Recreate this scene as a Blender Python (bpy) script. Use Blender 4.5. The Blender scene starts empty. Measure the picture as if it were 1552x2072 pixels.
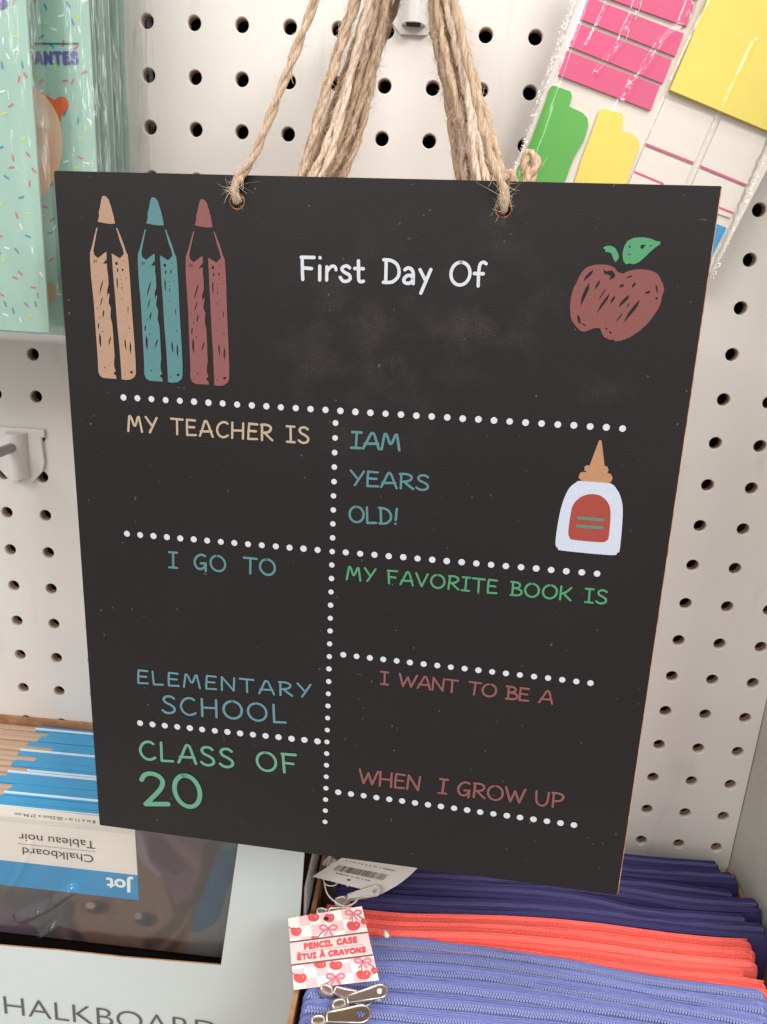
import bpy, math, random
from mathutils import Vector, Matrix, noise
from mathutils.geometry import tessellate_polygon
random.seed(7)
scene = bpy.context.scene
COL = scene.collection

# ------------------------------------------------------------------ camera
# world: x right along the pegboard, y into the wall (pegboard face is y = 0), z up, metres
CR = ((0.99572793, -0.05539878, 0.07387066), (0.07493658, 0.95225721, -0.29595727), (-0.05394820, 0.30022853, 0.95234050))
FPX = 1580.263
CAM = Vector((0.16553039, -0.4582195, -0.11561577))
def w(v): return Vector((v[0], v[2], -v[1]))
RIGHT, DOWN, FWD = w(CR[0]), w(CR[1]), w(CR[2])
cd = bpy.data.cameras.new('camera'); cam = bpy.data.objects.new('camera', cd); COL.objects.link(cam)
cd.sensor_fit = 'HORIZONTAL'; cd.sensor_width = 36.0; cd.lens = FPX / 1552 * 36.0
cd.clip_start = 0.01; cd.clip_end = 50
cam.matrix_world = Matrix(((RIGHT.x, -DOWN.x, -FWD.x, CAM.x), (RIGHT.y, -DOWN.y, -FWD.y, CAM.y), (RIGHT.z, -DOWN.z, -FWD.z, CAM.z), (0, 0, 0, 1)))
scene.camera = cam

# ------------------------------------------------------------------ world + shop tubes and added fill lamps
world = bpy.data.worlds.new('World'); scene.world = world; world.use_nodes = True
wn = world.node_tree; bg = wn.nodes['Background']; bg.inputs[1].default_value = 1.0
_tc = wn.nodes.new('ShaderNodeTexCoord'); _sp = wn.nodes.new('ShaderNodeSeparateXYZ'); _cr = wn.nodes.new('ShaderNodeValToRGB'); _mr = wn.nodes.new('ShaderNodeMapRange')
_mr.inputs[1].default_value = -1; _mr.inputs[2].default_value = 1
wn.links.new(_tc.outputs['Generated'], _sp.inputs[0]); wn.links.new(_sp.outputs[2], _mr.inputs[0]); wn.links.new(_mr.outputs[0], _cr.inputs[0]); wn.links.new(_cr.outputs[0], bg.inputs[0])
_e = _cr.color_ramp.elements; _e[0].position = 0.0; _e[0].color = (.50, .48, .46, 1); _e[1].position = 1.0; _e[1].color = (1.55, 1.50, 1.45, 1)
for _p, _c in ((.36, (.78, .75, .73, 1)), (.52, (1.30, 1.26, 1.22, 1)), (.72, (1.35, 1.30, 1.26, 1))):
    _q = _e.new(_p); _q.color = _c
def area(name, loc, tgt, sx, sy, e, col):
    l = bpy.data.lights.new(name, 'AREA'); l.shape = 'RECTANGLE'; l.size = sx; l.size_y = sy; l.energy = e; l.color = col
    o = bpy.data.objects.new(name, l); COL.objects.link(o); o.location = loc
    o.rotation_euler = (Vector(tgt) - Vector(loc)).to_track_quat('-Z', 'Y').to_euler()
    return o
area('tube_or_fill_light', (0.10, -0.62, 1.30), (0.17, 0, -0.30), 2.4, 0.20, 17.0, (1.0, 0.97, 0.935))
area('tube_or_fill_light', (1.10, -1.15, 0.90), (0.25, 0, -0.35), 0.7, 0.4, 29.0, (1.0, 0.97, 0.94))  # added fill from the right, brightens the wall beside the board
area('tube_or_fill_light', (-0.75, -1.70, 0.95), (0.1, 0, -0.30), 0.9, 0.35, 17.0, (1.0, 0.96, 0.92))  # added fill from the left, evens out the wall on that side
area('tube_or_fill_light', (-0.5, -3.2, 1.40), (0.17, 0, -0.15), 0.20, 2.4, 12.0, (1.0, 0.97, 0.94))
scene.view_settings.view_transform = 'Standard'; scene.view_settings.look = 'None'
scene.view_settings.exposure = -0.56; scene.view_settings.gamma = 1.0

# ------------------------------------------------------------------ rays and planes
def ray(u, v): return RIGHT * ((u - 776) / FPX) + DOWN * ((v - 1036) / FPX) + FWD
class Plane:
    """a real plane in the scene: origin, normal facing the viewer; P(u,v,h) gives the point of it seen at a photo pixel"""
    def __init__(s, o, n): s.o = Vector(o); s.n = Vector(n).normalized()
    def P(s, u, v, h=0.0):
        d = ray(u, v); t = ((s.o + s.n * h) - CAM).dot(s.n) / d.dot(s.n)
        return CAM + d * t
def yplane(y): return Plane((0, y, 0), (0, -1, 0))
def zplane(z): return Plane((0, 0, z), (0, 0, 1))
def crop(ox, oy, s): return lambda pts: [(ox + x * s, oy + y * s) for x, y in pts]

# ------------------------------------------------------------------ colour + materials
def lin(c):
    c = c / 255.0
    return c / 12.92 if c <= 0.04045 else ((c + 0.055) / 1.055) ** 2.4
def rgb(r, g, b): return (lin(r), lin(g), lin(b), 1.0)
def mat(name, col, rough=0.5, spec=0.5, metal=0.0, col2=None, nscale=200.0, stretch=(1, 1, 1), bump=0.0, bscale=None, coat=0.0, lo=0.35, hi=0.65, bdist=0.001):
    m = bpy.data.materials.new(name); m.use_nodes = True; nt = m.node_tree; b = nt.nodes['Principled BSDF']
    b.inputs['Base Color'].default_value = col; b.inputs['Roughness'].default_value = rough
    b.inputs['Specular IOR Level'].default_value = spec; b.inputs['Metallic'].default_value = metal
    b.inputs['Coat Weight'].default_value = coat
    tc = nt.nodes.new('ShaderNodeTexCoord'); mp = nt.nodes.new('ShaderNodeMapping'); mp.inputs['Scale'].default_value = stretch
    nt.links.new(tc.outputs['Object'], mp.inputs[0])
    if col2:
        n = nt.nodes.new('ShaderNodeTexNoise'); n.inputs['Scale'].default_value = nscale; n.inputs['Detail'].default_value = 6
        nt.links.new(mp.outputs[0], n.inputs[0])
        r = nt.nodes.new('ShaderNodeMapRange'); r.inputs[1].default_value = lo; r.inputs[2].default_value = hi; nt.links.new(n.outputs[0], r.inputs[0])
        x = nt.nodes.new('ShaderNodeMix'); x.data_type = 'RGBA'; x.inputs[6].default_value = col; x.inputs[7].default_value = col2
        nt.links.new(r.outputs[0], x.inputs[0]); nt.links.new(x.outputs[2], b.inputs['Base Color'])
    if bump:
        n = nt.nodes.new('ShaderNodeTexNoise'); n.inputs['Scale'].default_value = bscale or nscale; n.inputs['Detail'].default_value = 4
        nt.links.new(mp.outputs[0], n.inputs[0])
        bp = nt.nodes.new('ShaderNodeBump'); bp.inputs['Strength'].default_value = bump; bp.inputs['Distance'].default_value = bdist
        nt.links.new(n.outputs[0], bp.inputs['Height']); nt.links.new(bp.outputs[0], b.inputs['Normal'])
    return m
def film_mat(name, fac=0.07, rough=0.10, bump=0.6, bscale=60, stretch=(1, 1, 1), tint=(1, 1, 1, 1), bdist=0.002):
    m = bpy.data.materials.new(name); m.use_nodes = True; nt = m.node_tree; nt.nodes.remove(nt.nodes['Principled BSDF'])
    out = nt.nodes['Material Output']
    t = nt.nodes.new('ShaderNodeBsdfTransparent'); t.inputs[0].default_value = tint
    g = nt.nodes.new('ShaderNodeBsdfGlossy'); g.inputs['Roughness'].default_value = rough; g.inputs[0].default_value = (1, 1, 1, 1)
    lw = nt.nodes.new('ShaderNodeLayerWeight'); lw.inputs[0].default_value = 0.25
    mr = nt.nodes.new('ShaderNodeMapRange'); mr.inputs[3].default_value = fac; mr.inputs[4].default_value = 0.7; nt.links.new(lw.outputs['Fresnel'], mr.inputs[0])
    tc = nt.nodes.new('ShaderNodeTexCoord'); mp = nt.nodes.new('ShaderNodeMapping'); mp.inputs['Scale'].default_value = stretch
    n = nt.nodes.new('ShaderNodeTexNoise'); n.inputs['Scale'].default_value = bscale; n.inputs['Detail'].default_value = 3
    nt.links.new(tc.outputs['Object'], mp.inputs[0]); nt.links.new(mp.outputs[0], n.inputs[0])
    bp = nt.nodes.new('ShaderNodeBump'); bp.inputs['Strength'].default_value = bump; bp.inputs['Distance'].default_value = bdist
    nt.links.new(n.outputs[0], bp.inputs['Height']); nt.links.new(bp.outputs[0], g.inputs['Normal'])
    mx = nt.nodes.new('ShaderNodeMixShader'); nt.links.new(mr.outputs[0], mx.inputs[0]); nt.links.new(t.outputs[0], mx.inputs[1]); nt.links.new(g.outputs[0], mx.inputs[2])
    nt.links.new(mx.outputs[0], out.inputs[0])
    return m

# ------------------------------------------------------------------ object helpers
def tag(o, label=None, cat=None, group=None, kind=None):
    if label: o['label'] = label
    if cat: o['category'] = cat
    if group: o['group'] = group
    if kind: o['kind'] = kind
    return o
def empty(name, loc, label, cat, group=None):
    o = bpy.data.objects.new(name, None); o.empty_display_size = 0.02; COL.objects.link(o); o.location = loc
    return tag(o, label, cat, group)
bpy_parent_cache = {}
def setparent(o, parent):
    if parent is not None:
        o.parent = parent
        mw = world_of(parent)
        o.matrix_parent_inverse = mw.inverted()
def world_of(o):
    m = Matrix.LocRotScale(o.location, o.rotation_euler, o.scale)
    if o.parent: m = world_of(o.parent) @ o.matrix_parent_inverse @ m
    return m
class MB:
    def __init__(s): s.v = []; s.f = []; s.m = []; s.smooth = []
    def add(s, vs, fs, mi=0, sm=False):
        b = len(s.v); s.v += [tuple(p) for p in vs]
        for f in fs: s.f.append(tuple(b + i for i in f)); s.m.append(mi); s.smooth.append(sm)
    def box(s, c, d, mi=0, rot=None):
        c = Vector(c); vs = []
        for z in (-1, 1):
            for y in (-1, 1):
                for x in (-1, 1):
                    p = Vector((x * d[0] / 2, y * d[1] / 2, z * d[2] / 2))
                    if rot: p = rot @ p
                    vs.append(c + p)
        s.add(vs, [(0, 2, 3, 1), (4, 5, 7, 6), (0, 1, 5, 4), (2, 6, 7, 3), (0, 4, 6, 2), (1, 3, 7, 5)], mi)
    def tube(s, pts, r, n=8, mi=0, cap=True, sm=True):
        pts = [Vector(p) for p in pts]; vs = []; up = None
        for i, p in enumerate(pts):
            t = (pts[min(i + 1, len(pts) - 1)] - pts[max(i - 1, 0)])
            t = t.normalized() if t.length > 1e-9 else Vector((0, 0, 1))
            if up is None: up = t.orthogonal().normalized()
            up = (up - t * up.dot(t)); up = up.normalized() if up.length > 1e-6 else t.orthogonal().normalized()
            bi = t.cross(up); rr = r(i) if callable(r) else r
            for k in range(n):
                a = 2 * math.pi * k / n; vs.append(p + (up * math.cos(a) + bi * math.sin(a)) * rr)
        fs = [(i * n + k, i * n + (k + 1) % n, (i + 1) * n + (k + 1) % n, (i + 1) * n + k) for i in range(len(pts) - 1) for k in range(n)]
        if cap: fs += [tuple(range(n))[::-1], tuple((len(pts) - 1) * n + k for k in range(n))]
        s.add(vs, fs, mi, sm)
    def build(s, name, mats, parent=None, origin=None, bevel=0.0):
        me = bpy.data.meshes.new(name); o0 = Vector(origin) if origin is not None else (world_of(parent).translation if parent else Vector((0, 0, 0)))
        me.from_pydata([(p[0] - o0.x, p[1] - o0.y, p[2] - o0.z) for p in s.v], [], s.f)
        if not isinstance(mats, (list, tuple)): mats = [mats]
        for m in mats: me.materials.append(m)
        me.polygons.foreach_set('material_index', s.m); me.polygons.foreach_set('use_smooth', s.smooth); me.update()
        o = bpy.data.objects.new(name, me); COL.objects.link(o); o.location = o0
        setparent(o, parent)
        if bevel:
            b = o.modifiers.new('bevel', 'BEVEL'); b.width = bevel; b.segments = 2; b.limit_method = 'ANGLE'
        return o
def catmull(pts, n=6, closed=False):
    pts = [Vector(p) for p in pts]; out = []; N = len(pts); R_ = range(N if closed else N - 1)
    for i in R_:
        g = lambda k: pts[k % N] if closed else pts[max(0, min(N - 1, k))]
        a, b, c, d = g(i - 1), g(i), g(i + 1), g(i + 2)
        for j in range(n):
            t = j / n; out.append(0.5 * ((2 * b) + (c - a) * t + (2 * a - 5 * b + 4 * c - d) * t * t + (3 * b - a - 3 * c + d) * t ** 3))
    if not closed: out.append(pts[-1])
    return out
def flat(mb, loops, mi=0, flip=None):
    """fill a planar outline with holes; loops are lists of 3-D points"""
    loops = [[Vector(p) for p in l] for l in loops]
    tris = tessellate_polygon(loops); vs = [p for l in loops for p in l]
    out = []
    for t in tris:
        a, b, c = (vs[i] for i in t); n = (b - a).cross(c - a)
        if n.length < 1e-14: continue
        out.append(t if n.dot(CAM - a) > 0 else t[::-1])
    mb.add(vs, out, mi)
def slab(mb, loop, nrm, th, mi=0, mi_side=None):
    """front outline extruded backwards: a thin solid sheet"""
    L = [Vector(p) for p in loop]; nrm = Vector(nrm).normalized(); flat(mb, [L], mi)
    B = [p - nrm * th for p in L]; n = len(L)
    mb.add(L + B, [(i, (i + 1) % n, n + (i + 1) % n, n + i) for i in range(n)], mi if mi_side is None else mi_side)
    flat(mb, [B[::-1]], mi if mi_side is None else mi_side)
def lens(a, b, wd):
    a = Vector((a[0], a[1])); b = Vector((b[0], b[1])); d = b - a; n = Vector((-d.y, d.x)).normalized() * wd / 2
    return [tuple(a), tuple(a + d * .3 + n * .8), tuple(a + d * .65 + n), tuple(b), tuple(a + d * .6 - n * .7), tuple(a + d * .25 - n)]
def blob(c, rx, ry=None, n=10): return [(c[0] + rx * math.cos(2 * math.pi * k / n), c[1] + (ry or rx) * math.sin(2 * math.pi * k / n)) for k in range(n)]

# ------------------------------------------------------------------ hand lettering: monoline strokes in a 1-high box
def arc(cx, cy, rx, ry, a0, a1, n=14): return [(cx + rx * math.cos(math.radians(a0 + (a1 - a0) * k / n)), cy + ry * math.sin(math.radians(a0 + (a1 - a0) * k / n))) for k in range(n + 1)]
def sm(p, n=5): return [(q.x, q.y) for q in catmull([(a, b, 0) for a, b in p], n)]
G = {}
G['A'] = (.72, [sm([(.0, 0), (.14, .40), (.26, .78), (.33, .97), (.39, 1), (.45, .95)]), sm([(.45, .95), (.53, .70), (.62, .35), (.72, 0)]), [(.06, .30), (.66, .34)]])
G['B'] = (.60, [[(.10, 0), (.12, 1)], sm([(.0, 1), (.28, 1.0), (.46, .92), (.50, .76), (.40, .60), (.14, .54)]), sm([(.14, .54), (.42, .50), (.60, .36), (.58, .14), (.40, .02), (.0, .0)])])
G['C'] = (.62, [sm([(.60, .90), (.48, .99), (.30, .97), (.12, .80), (.02, .50), (.08, .20), (.26, .02), (.46, .03), (.62, .14)])])
G['D'] = (.66, [[(.12, 0), (.10, 1)], sm([(.0, 1), (.28, .98), (.52, .84), (.64, .58), (.62, .28), (.42, .05), (.20, .0), (.02, .0)])])
G['E'] = (.52, [[(.06, 1), (.03, .5), (.03, 0)], [(.06, 1), (.50, .98)], [(.04, .53), (.44, .53)], [(.03, 0), (.52, .03)]])
G['F'] = (.54, [[(.04, 1), (.05, .5), (.07, 0)], [(.0, .99), (.54, 1.0)], [(.06, .52), (.44, .50)]])
G['G'] = (.66, [sm([(.58, .92), (.42, 1.0), (.20, .90), (.04, .62), (.04, .32), (.18, .08), (.38, .06), (.52, .20), (.60, .40)]), [(.34, .42), (.60, .44)], [(.60, .44), (.58, -.06)]])
G['H'] = (.66, [[(.02, 0), (.04, 1)], [(.62, 0), (.64, 1)], [(.03, .50), (.63, .52)]])
G['I'] = (.42, [[(.21, 0), (.21, 1)], [(.0, 1), (.42, 1)], [(.0, 0), (.42, 0)]])
G['K'] = (.62, [[(.04, 0), (.04, 1)], sm([(.58, .96), (.34, .62), (.05, .44)]), sm([(.20, .50), (.38, .26), (.62, .0)])])
G['L'] = (.50, [[(.04, 1), (.03, .0)], [(.03, .0), (.50, .03)]])
G['M'] = (.82, [[(.0, 0), (.12, .96)], sm([(.12, .96), (.18, .99), (.26, .80), (.36, .42), (.42, .38)]), sm([(.42, .38), (.50, .55), (.60, .92), (.68, .97)]), [(.68, .97), (.80, 0)]])
G['N'] = (.66, [[(.02, 0), (.04, 1)], [(.04, 1), (.60, .02)], [(.60, .02), (.64, 1)]])
G['O'] = (.78, [arc(.39, .5, .38, .5, 90, 455, 30)])
G['P'] = (.56, [[(.08, 0), (.06, 1)], sm([(.0, .99), (.28, 1.0), (.50, .90), (.55, .72), (.44, .52), (.24, .44), (.08, .44)])])
G['R'] = (.62, [[(.05, 0), (.06, 1)], sm([(.0, .98), (.28, 1.0), (.50, .90), (.53, .72), (.40, .54), (.08, .46)]), sm([(.20, .48), (.40, .24), (.62, .02)])])
G['S'] = (.54, [sm([(.50, .88), (.36, .99), (.16, .96), (.06, .80), (.14, .62), (.34, .50), (.50, .34), (.50, .14), (.34, .01), (.14, .02), (.0, .14)])])
G['T'] = (.66, [[(.0, 1), (.66, .98)], [(.34, .98), (.34, 0)]])
G['U'] = (.66, [sm([(.02, 1), (.02, .55), (.08, .18), (.28, .02), (.48, .10), (.60, .40), (.64, 1)])])
G['V'] = (.66, [[(.0, 1), (.32, .02)], [(.32, .02), (.66, 1)]])
G['W'] = (.98, [[(.0, 1), (.26, .02)], [(.26, .02), (.48, .80)], [(.48, .80), (.72, .02)], [(.72, .02), (.98, 1)]])
G['Y'] = (.62, [[(.0, 1), (.30, .50)], [(.62, .98), (.20, .0)]])
G['X'] = (.6, [[(.0, 1), (.6, 0)], [(.6, 1), (.0, .0)]])
G['!'] = (.18, [[(.14, 1), (.08, .28)], [(.06, .04), (.065, .03)]])
G['2'] = (.66, [sm([(.04, .78), (.14, .94), (.32, 1.0), (.52, .92), (.60, .74), (.50, .50), (.28, .24), (.06, .0)]), [(.06, .0), (.66, .04)]])
G['0'] = (.66, [arc(.33, .5, .33, .5, 90, 455, 30)])
G['i'] = (.10, [[(.06, .0), (.05, .62)], [(.05, 1.0), (.055, .995)]])
G['r'] = (.44, [[(.06, 0), (.05, .60)], sm([(.06, .36), (.14, .52), (.28, .64), (.40, .60), (.44, .48)])])
G['s'] = (.42, [sm([(.40, .60), (.28, .68), (.12, .62), (.08, .50), (.20, .38), (.38, .28), (.42, .12), (.30, .0), (.12, .0), (.0, .16)])])
G['t'] = (.36, [sm([(.16, .92), (.16, .40), (.17, .08), (.24, .0), (.36, .02)]), [(.0, .58), (.36, .58)]])
G['a'] = (.44, [sm([(.06, .60), (.18, .68), (.32, .64), (.40, .46), (.40, .20), (.40, .0)]), sm([(.40, .22), (.32, .34), (.16, .34), (.03, .20), (.04, .05), (.18, .0), (.32, .06), (.40, .20)])])
G['y'] = (.46, [[(.02, .62), (.24, .20)], [(.46, .64), (.10, -.42)]])
G['f'] = (.46, [sm([(.46, .98), (.36, 1.04), (.24, .98), (.19, .78), (.17, .40), (.17, 0)]), [(.0, .54), (.36, .54)]])
G['É'] = (.52, G['E'][1] + [[(.2, 1.22), (.36, 1.34)]]); G['À'] = (.72, G['A'][1] + [[(.28, 1.34), (.42, 1.22)]])
G[' '] = (.34, [])
def ribbon(mb, pts, wd, nrm, mi=0, capn=6):
    pts = [Vector(p) for p in pts]; L = []; Rr = []; n = len(pts)
    for i, p in enumerate(pts):
        t = (pts[min(i + 1, n - 1)] - pts[max(i - 1, 0)]).normalized(); s_ = nrm.cross(t)
        k = 1.0
        if 0 < i < n - 1:
            t1 = (p - pts[i - 1]).normalized(); k = 1 / max(.6, abs(t1.dot(t)))
        L.append(p + s_ * wd / 2 * k); Rr.append(p - s_ * wd / 2 * k)
    t0 = (pts[1] - pts[0]).normalized(); t1 = (pts[-1] - pts[-2]).normalized()
    s0 = nrm.cross(t0); s1 = nrm.cross(t1); b = len(L)
    mb.add(L + Rr, [(i, b + i, b + i + 1, i + 1) for i in range(b - 1)], mi)
    for P0, t, s_ in ((pts[0], -t0, s0), (pts[-1], t1, s1)):
        fan = [P0 + s_ * wd / 2 * math.cos(math.pi * k / capn) + t * wd / 2 * math.sin(math.pi * k / capn) for k in range(capn + 1)]
        f = tuple(range(capn + 1)); a, b_, c = fan[0], fan[capn // 2], fan[-1]
        if (b_ - a).cross(c - b_).dot(nrm) < 0: f = f[::-1]
        mb.add(fan, [f], mi)
def lettering(name, text, plane, p0, p1, cap, wd, m, parent, h=0.0002, space=.22, jitter=.0, wordsp=.34, origin=None):
    """text written on a plane between two baseline points (photo pixels), cap = height in pixels, wd = stroke width in px"""
    A = plane.P(*p0, h); B = plane.P(*p1, h); X = (B - A); W = X.length; X.normalize(); Y = plane.n.cross(X)
    C = plane.P(p0[0], p0[1] - cap, h); H = abs((C - A).dot(Y)); sc = W / max(1e-6, math.hypot(p1[0] - p0[0], p1[1] - p0[1])); sw = wd * sc * (.90 if plane is BP else 1)
    tot = 0
    for i, ch in enumerate(text): tot += (wordsp if ch == ' ' else G[ch][0]) + (space if i < len(text) - 1 else 0)
    kx = (W - sw) / tot; ky = H - sw; x = 0; mb = MB(); li = 0
    for i, ch in enumerate(text):
        g = G[ch]; rj = random.uniform(-1, 1) * jitter
        for st in g[1]:
            li += 1
            pts = [A + X * (sw / 2 + (x + a + b * rj * .1) * kx) + Y * (sw / 2 + b * ky + rj * .02 * ky) + plane.n * (li % 5) * 0.00003 for a, b in st]
            ribbon(mb, pts, sw * random.uniform(.94, 1.05), plane.n)
        x += (wordsp if ch == ' ' else g[0]) + space
    return mb.build(name, m, parent, origin)
def typeset(name, text, plane, p0, p1, cap, m, parent, h=0.0003, bold=0.0):
    """plain sans type laid flat on a plane between two baseline pixels"""
    A = plane.P(*p0, h); B = plane.P(*p1, h); X = (B - A); W = X.length; X.normalize(); Y = plane.n.cross(X)
    C = plane.P(p0[0], p0[1] - cap, h); H = abs((C - A).dot(Y))
    cu = bpy.data.curves.new(name, 'FONT'); cu.body = text; cu.size = 1; cu.offset = bold; cu.resolution_u = 4
    t = bpy.data.objects.new(name, cu); COL.objects.link(t)
    dg = bpy.context.evaluated_depsgraph_get(); me = bpy.data.meshes.new_from_object(t.evaluated_get(dg))
    COL.objects.unlink(t); bpy.data.objects.remove(t)
    xs = [v.co.x for v in me.vertices]; x0, x1 = min(xs), max(xs); capu = 0.729
    o0 = world_of(parent).translation
    for v in me.vertices:
        p = A + X * ((v.co.x - x0) / (x1 - x0) * W) + Y * (v.co.y / capu * H); v.co = p - o0
    me.materials.clear(); me.materials.append(m)
    o = bpy.data.objects.new(name, me); COL.objects.link(o); o.location = o0; setparent(o, parent); return o

# ------------------------------------------------------------------ pegboard wall
S = 0.0254
m_peg = mat('painted_hardboard', rgb(229, 225, 220), .42, .35, col2=rgb(219, 214, 208), nscale=7, bump=.10, bscale=350, bdist=.0004)
_nt = m_peg.node_tree; _b = _nt.nodes['Principled BSDF']; _l = _b.inputs['Base Color'].links[0].from_socket
_tc2 = _nt.nodes.new('ShaderNodeTexCoord'); _mp2 = _nt.nodes.new('ShaderNodeMapping'); _mp2.inputs['Scale'].default_value = (1, 1, .25); _n2 = _nt.nodes.new('ShaderNodeTexNoise'); _n2.inputs['Scale'].default_value = 60; _n2.inputs['Detail'].default_value = 8
_r2 = _nt.nodes.new('ShaderNodeMapRange'); _r2.inputs[1].default_value = .60; _r2.inputs[2].default_value = .80; _r2.inputs[4].default_value = .35
_x2 = _nt.nodes.new('ShaderNodeMix'); _x2.data_type = 'RGBA'; _x2.inputs[7].default_value = rgb(176, 166, 156)
_nt.links.new(_tc2.outputs['Object'], _mp2.inputs[0]); _nt.links.new(_mp2.outputs[0], _n2.inputs[0]); _nt.links.new(_n2.outputs[0], _r2.inputs[0]); _nt.links.new(_r2.outputs[0], _x2.inputs[0]); _nt.links.new(_l, _x2.inputs[6]); _nt.links.new(_x2.outputs[2], _b.inputs['Base Color'])
m_raw = mat('raw_hardboard', rgb(204, 172, 142), .9, .1, col2=rgb(150, 112, 84), nscale=900)
m_void = mat('void_shade', rgb(30, 20, 14), .9, .1)  # near-black colour stands for the shade behind the holes
mb = MB(); NS = 24; rh = 0.00365
for c in range(-9, 16):
    for r in range(-6, 26):
        cx, cz = c * S, -r * S; x1 = S / 2
        if c == 15: x1 = 0.3915 - cx
        x0 = -S / 2; ring = []; outer = []
        for k in range(NS):
            a = 2 * math.pi * (k + .5) / NS; ca, sa = math.cos(a), math.sin(a); q = 1 / max(abs(ca), abs(sa))
            ex = ca * q * S / 2; ez = sa * q * S / 2
            if ex > 0 and c == 15: ex = min(ex, x1) if ex > x1 else ex
            outer.append((cx + ex, 0, cz + ez)); ring.append((ca, sa))
        # exact corners
        corners = {NS // 8 - 1: None}
        r0 = [(cx + a * (rh + .0004), 0, cz + b * (rh + .0004)) for a, b in ring]
        r1 = [(cx + a * rh, .0004, cz + b * rh) for a, b in ring]
        r2 = [(cx + a * rh, .0066, cz + b * rh) for a, b in ring]; r15 = [(cx + a * rh, .0026, cz + b * rh) for a, b in ring]
        vs = outer + r0 + r1 + r2; n = NS
        f0 = [(k, (k + 1) % n, n + (k + 1) % n, n + k) for k in range(n)]
        f1 = [(n + k, n + (k + 1) % n, 2 * n + (k + 1) % n, 2 * n + k) for k in range(n)]
        f2 = [(2 * n + k, 2 * n + (k + 1) % n, 3 * n + (k + 1) % n, 3 * n + k) for k in range(n)]
        mb.add(vs, f0 + f1, 0)
        mb.add(r1 + r15, [(k, (k + 1) % n, n + (k + 1) % n, n + k) for k in range(n)], 0); mb.add(r15 + r2, [(k, (k + 1) % n, n + (k + 1) % n, n + k) for k in range(n)], 1)
        # the four corner triangles left by the 24-gon cell outline
        for sx in (-1, 1):
            for sz in (-1, 1):
                Q = [p for p in outer if (p[0] - cx) * sx > 0 and (p[2] - cz) * sz > 0]
                on_v = max((p for p in Q if abs(abs(p[0] - cx) - S / 2) < 1e-6 or (c == 15 and abs(p[0] - cx - x1) < 1e-6)), key=lambda p: abs(p[2] - cz), default=None)
                on_h = max((p for p in Q if abs(abs(p[2] - cz) - S / 2) < 1e-6), key=lambda p: abs(p[0] - cx), default=None)
                if on_v and on_h and on_v != on_h:
                    cor = (on_v[0], 0, on_h[2]); mb.add([on_v, cor, on_h], [(0, 1, 2)], 0)
peg = mb.build('pegboard_wall', [m_peg, m_raw]); tag(peg, kind='structure')
mb = MB(); mb.box((.08, .045, -.25), (.9, .01, 1.0)); tag(mb.build('void_shade_sheet', m_void), kind='structure')  # dark sheet painted as the shaded hollow seen through the holes
m_side = mat('grey_metal_panel', rgb(196, 197, 188), .45, .4, col2=rgb(182, 182, 176), nscale=14, bump=.05, bscale=60)
mb = MB(); mb.box((.3935 + .0005, -.068, -.25), (.004, .146, .9)); tag(mb.build('side_panel', m_side, bevel=.0006), kind='structure')
mb = MB(); mb.box((.02, -.26, -.655), (.745, .56, .03)); tag(mb.build('shelf', m_side), kind='structure')

# ------------------------------------------------------------------ peg hooks
m_plast = mat('white_plastic', rgb(214, 212, 209), .32, .5, col2=rgb(218, 216, 212), nscale=30)
m_chrome = mat('zinc_steel', rgb(150, 148, 146), .28, .5, 1.0, col2=rgb(150, 148, 146), nscale=120, stretch=(1, 1, 1))
m_dark = mat('recess_shade', rgb(48, 46, 46), .8, .2)  # dark colour stands in for shade inside openings
def hook(x, z, label):
    """z = height of the rod; plate hangs below it"""
    o = empty('peg_hook', (x, 0, z), label, 'peg hook', 'white peg hooks on the pegboard')
    w2 = .0148; loop = [(x - w2, -.0028, z + .004), (x + w2, -.0028, z + .004), (x + w2 + .0008, -.0028, z - .012), (x + w2 * .95, -.0028, z - .018), (x + w2 * .45, -.0028, z - .0262), (x - w2 * .45, -.0028, z - .0262), (x - w2 * .95, -.0028, z - .018), (x - w2 - .0008, -.0028, z - .012)]
    mb = MB(); slab(mb, loop, (0, -1, 0), .0026); mb.build('base_plate', m_plast, o, bevel=.0006)
    mb = MB(); n = 14
    prof = [(x + .0062 * math.cos(math.pi * k / n), -.0029 - .0085 * math.sin(math.pi * k / n)) for k in range(n + 1)]
    vs = [(a, b, z + .006) for a, b in prof] + [(a, b, z - .0225) for a, b in prof]; q = n + 1
    mb.add(vs, [(k, k + 1, q + k + 1, q + k) for k in range(n)], 0, True); mb.add(vs, [tuple(range(q)), tuple(range(q, 2 * q))[::-1], (0, q, 2 * q - 1, n)], 0)
    mb.build('housing', m_plast, o)
    mb = MB(); mb.box((x, -.0065, z - .0227), (.0072, .0052, .0006)); mb.build('socket_shade', m_dark, o)  # dark block painted as the shade of the housing's open end
    mb = MB(); mb.box((x, -.0014, z + .006), (.034, .0028, .005)); mb.build('top_bar', m_plast, o, bevel=.0006)
    mb = MB(); pts = [(x, -.004, z - .002), (x, -.02, z - .002), (x, -.12, z - .001), (x, -.192, z + .0), (x, -.204, z + .003), (x, -.210, z + .010)]
    mb.tube(catmull(pts, 6), .0030, 12); mb.build('rod', m_chrome, o)
    return o
hook(0.1407, 0.0245, 'white plastic peg hook with a steel rod, behind the jute twine at top centre')
hook(-0.0885, -0.2315, 'empty white peg hook at the left edge, above the blue packs')

# ------------------------------------------------------------------ the front chalkboard sign
W0 = .254
BL = [Vector((.008, -.133, -.087)), Vector((.262, -.151, -.082))]
def corner(u, v, t): return CAM + ray(u, v) * t
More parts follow.
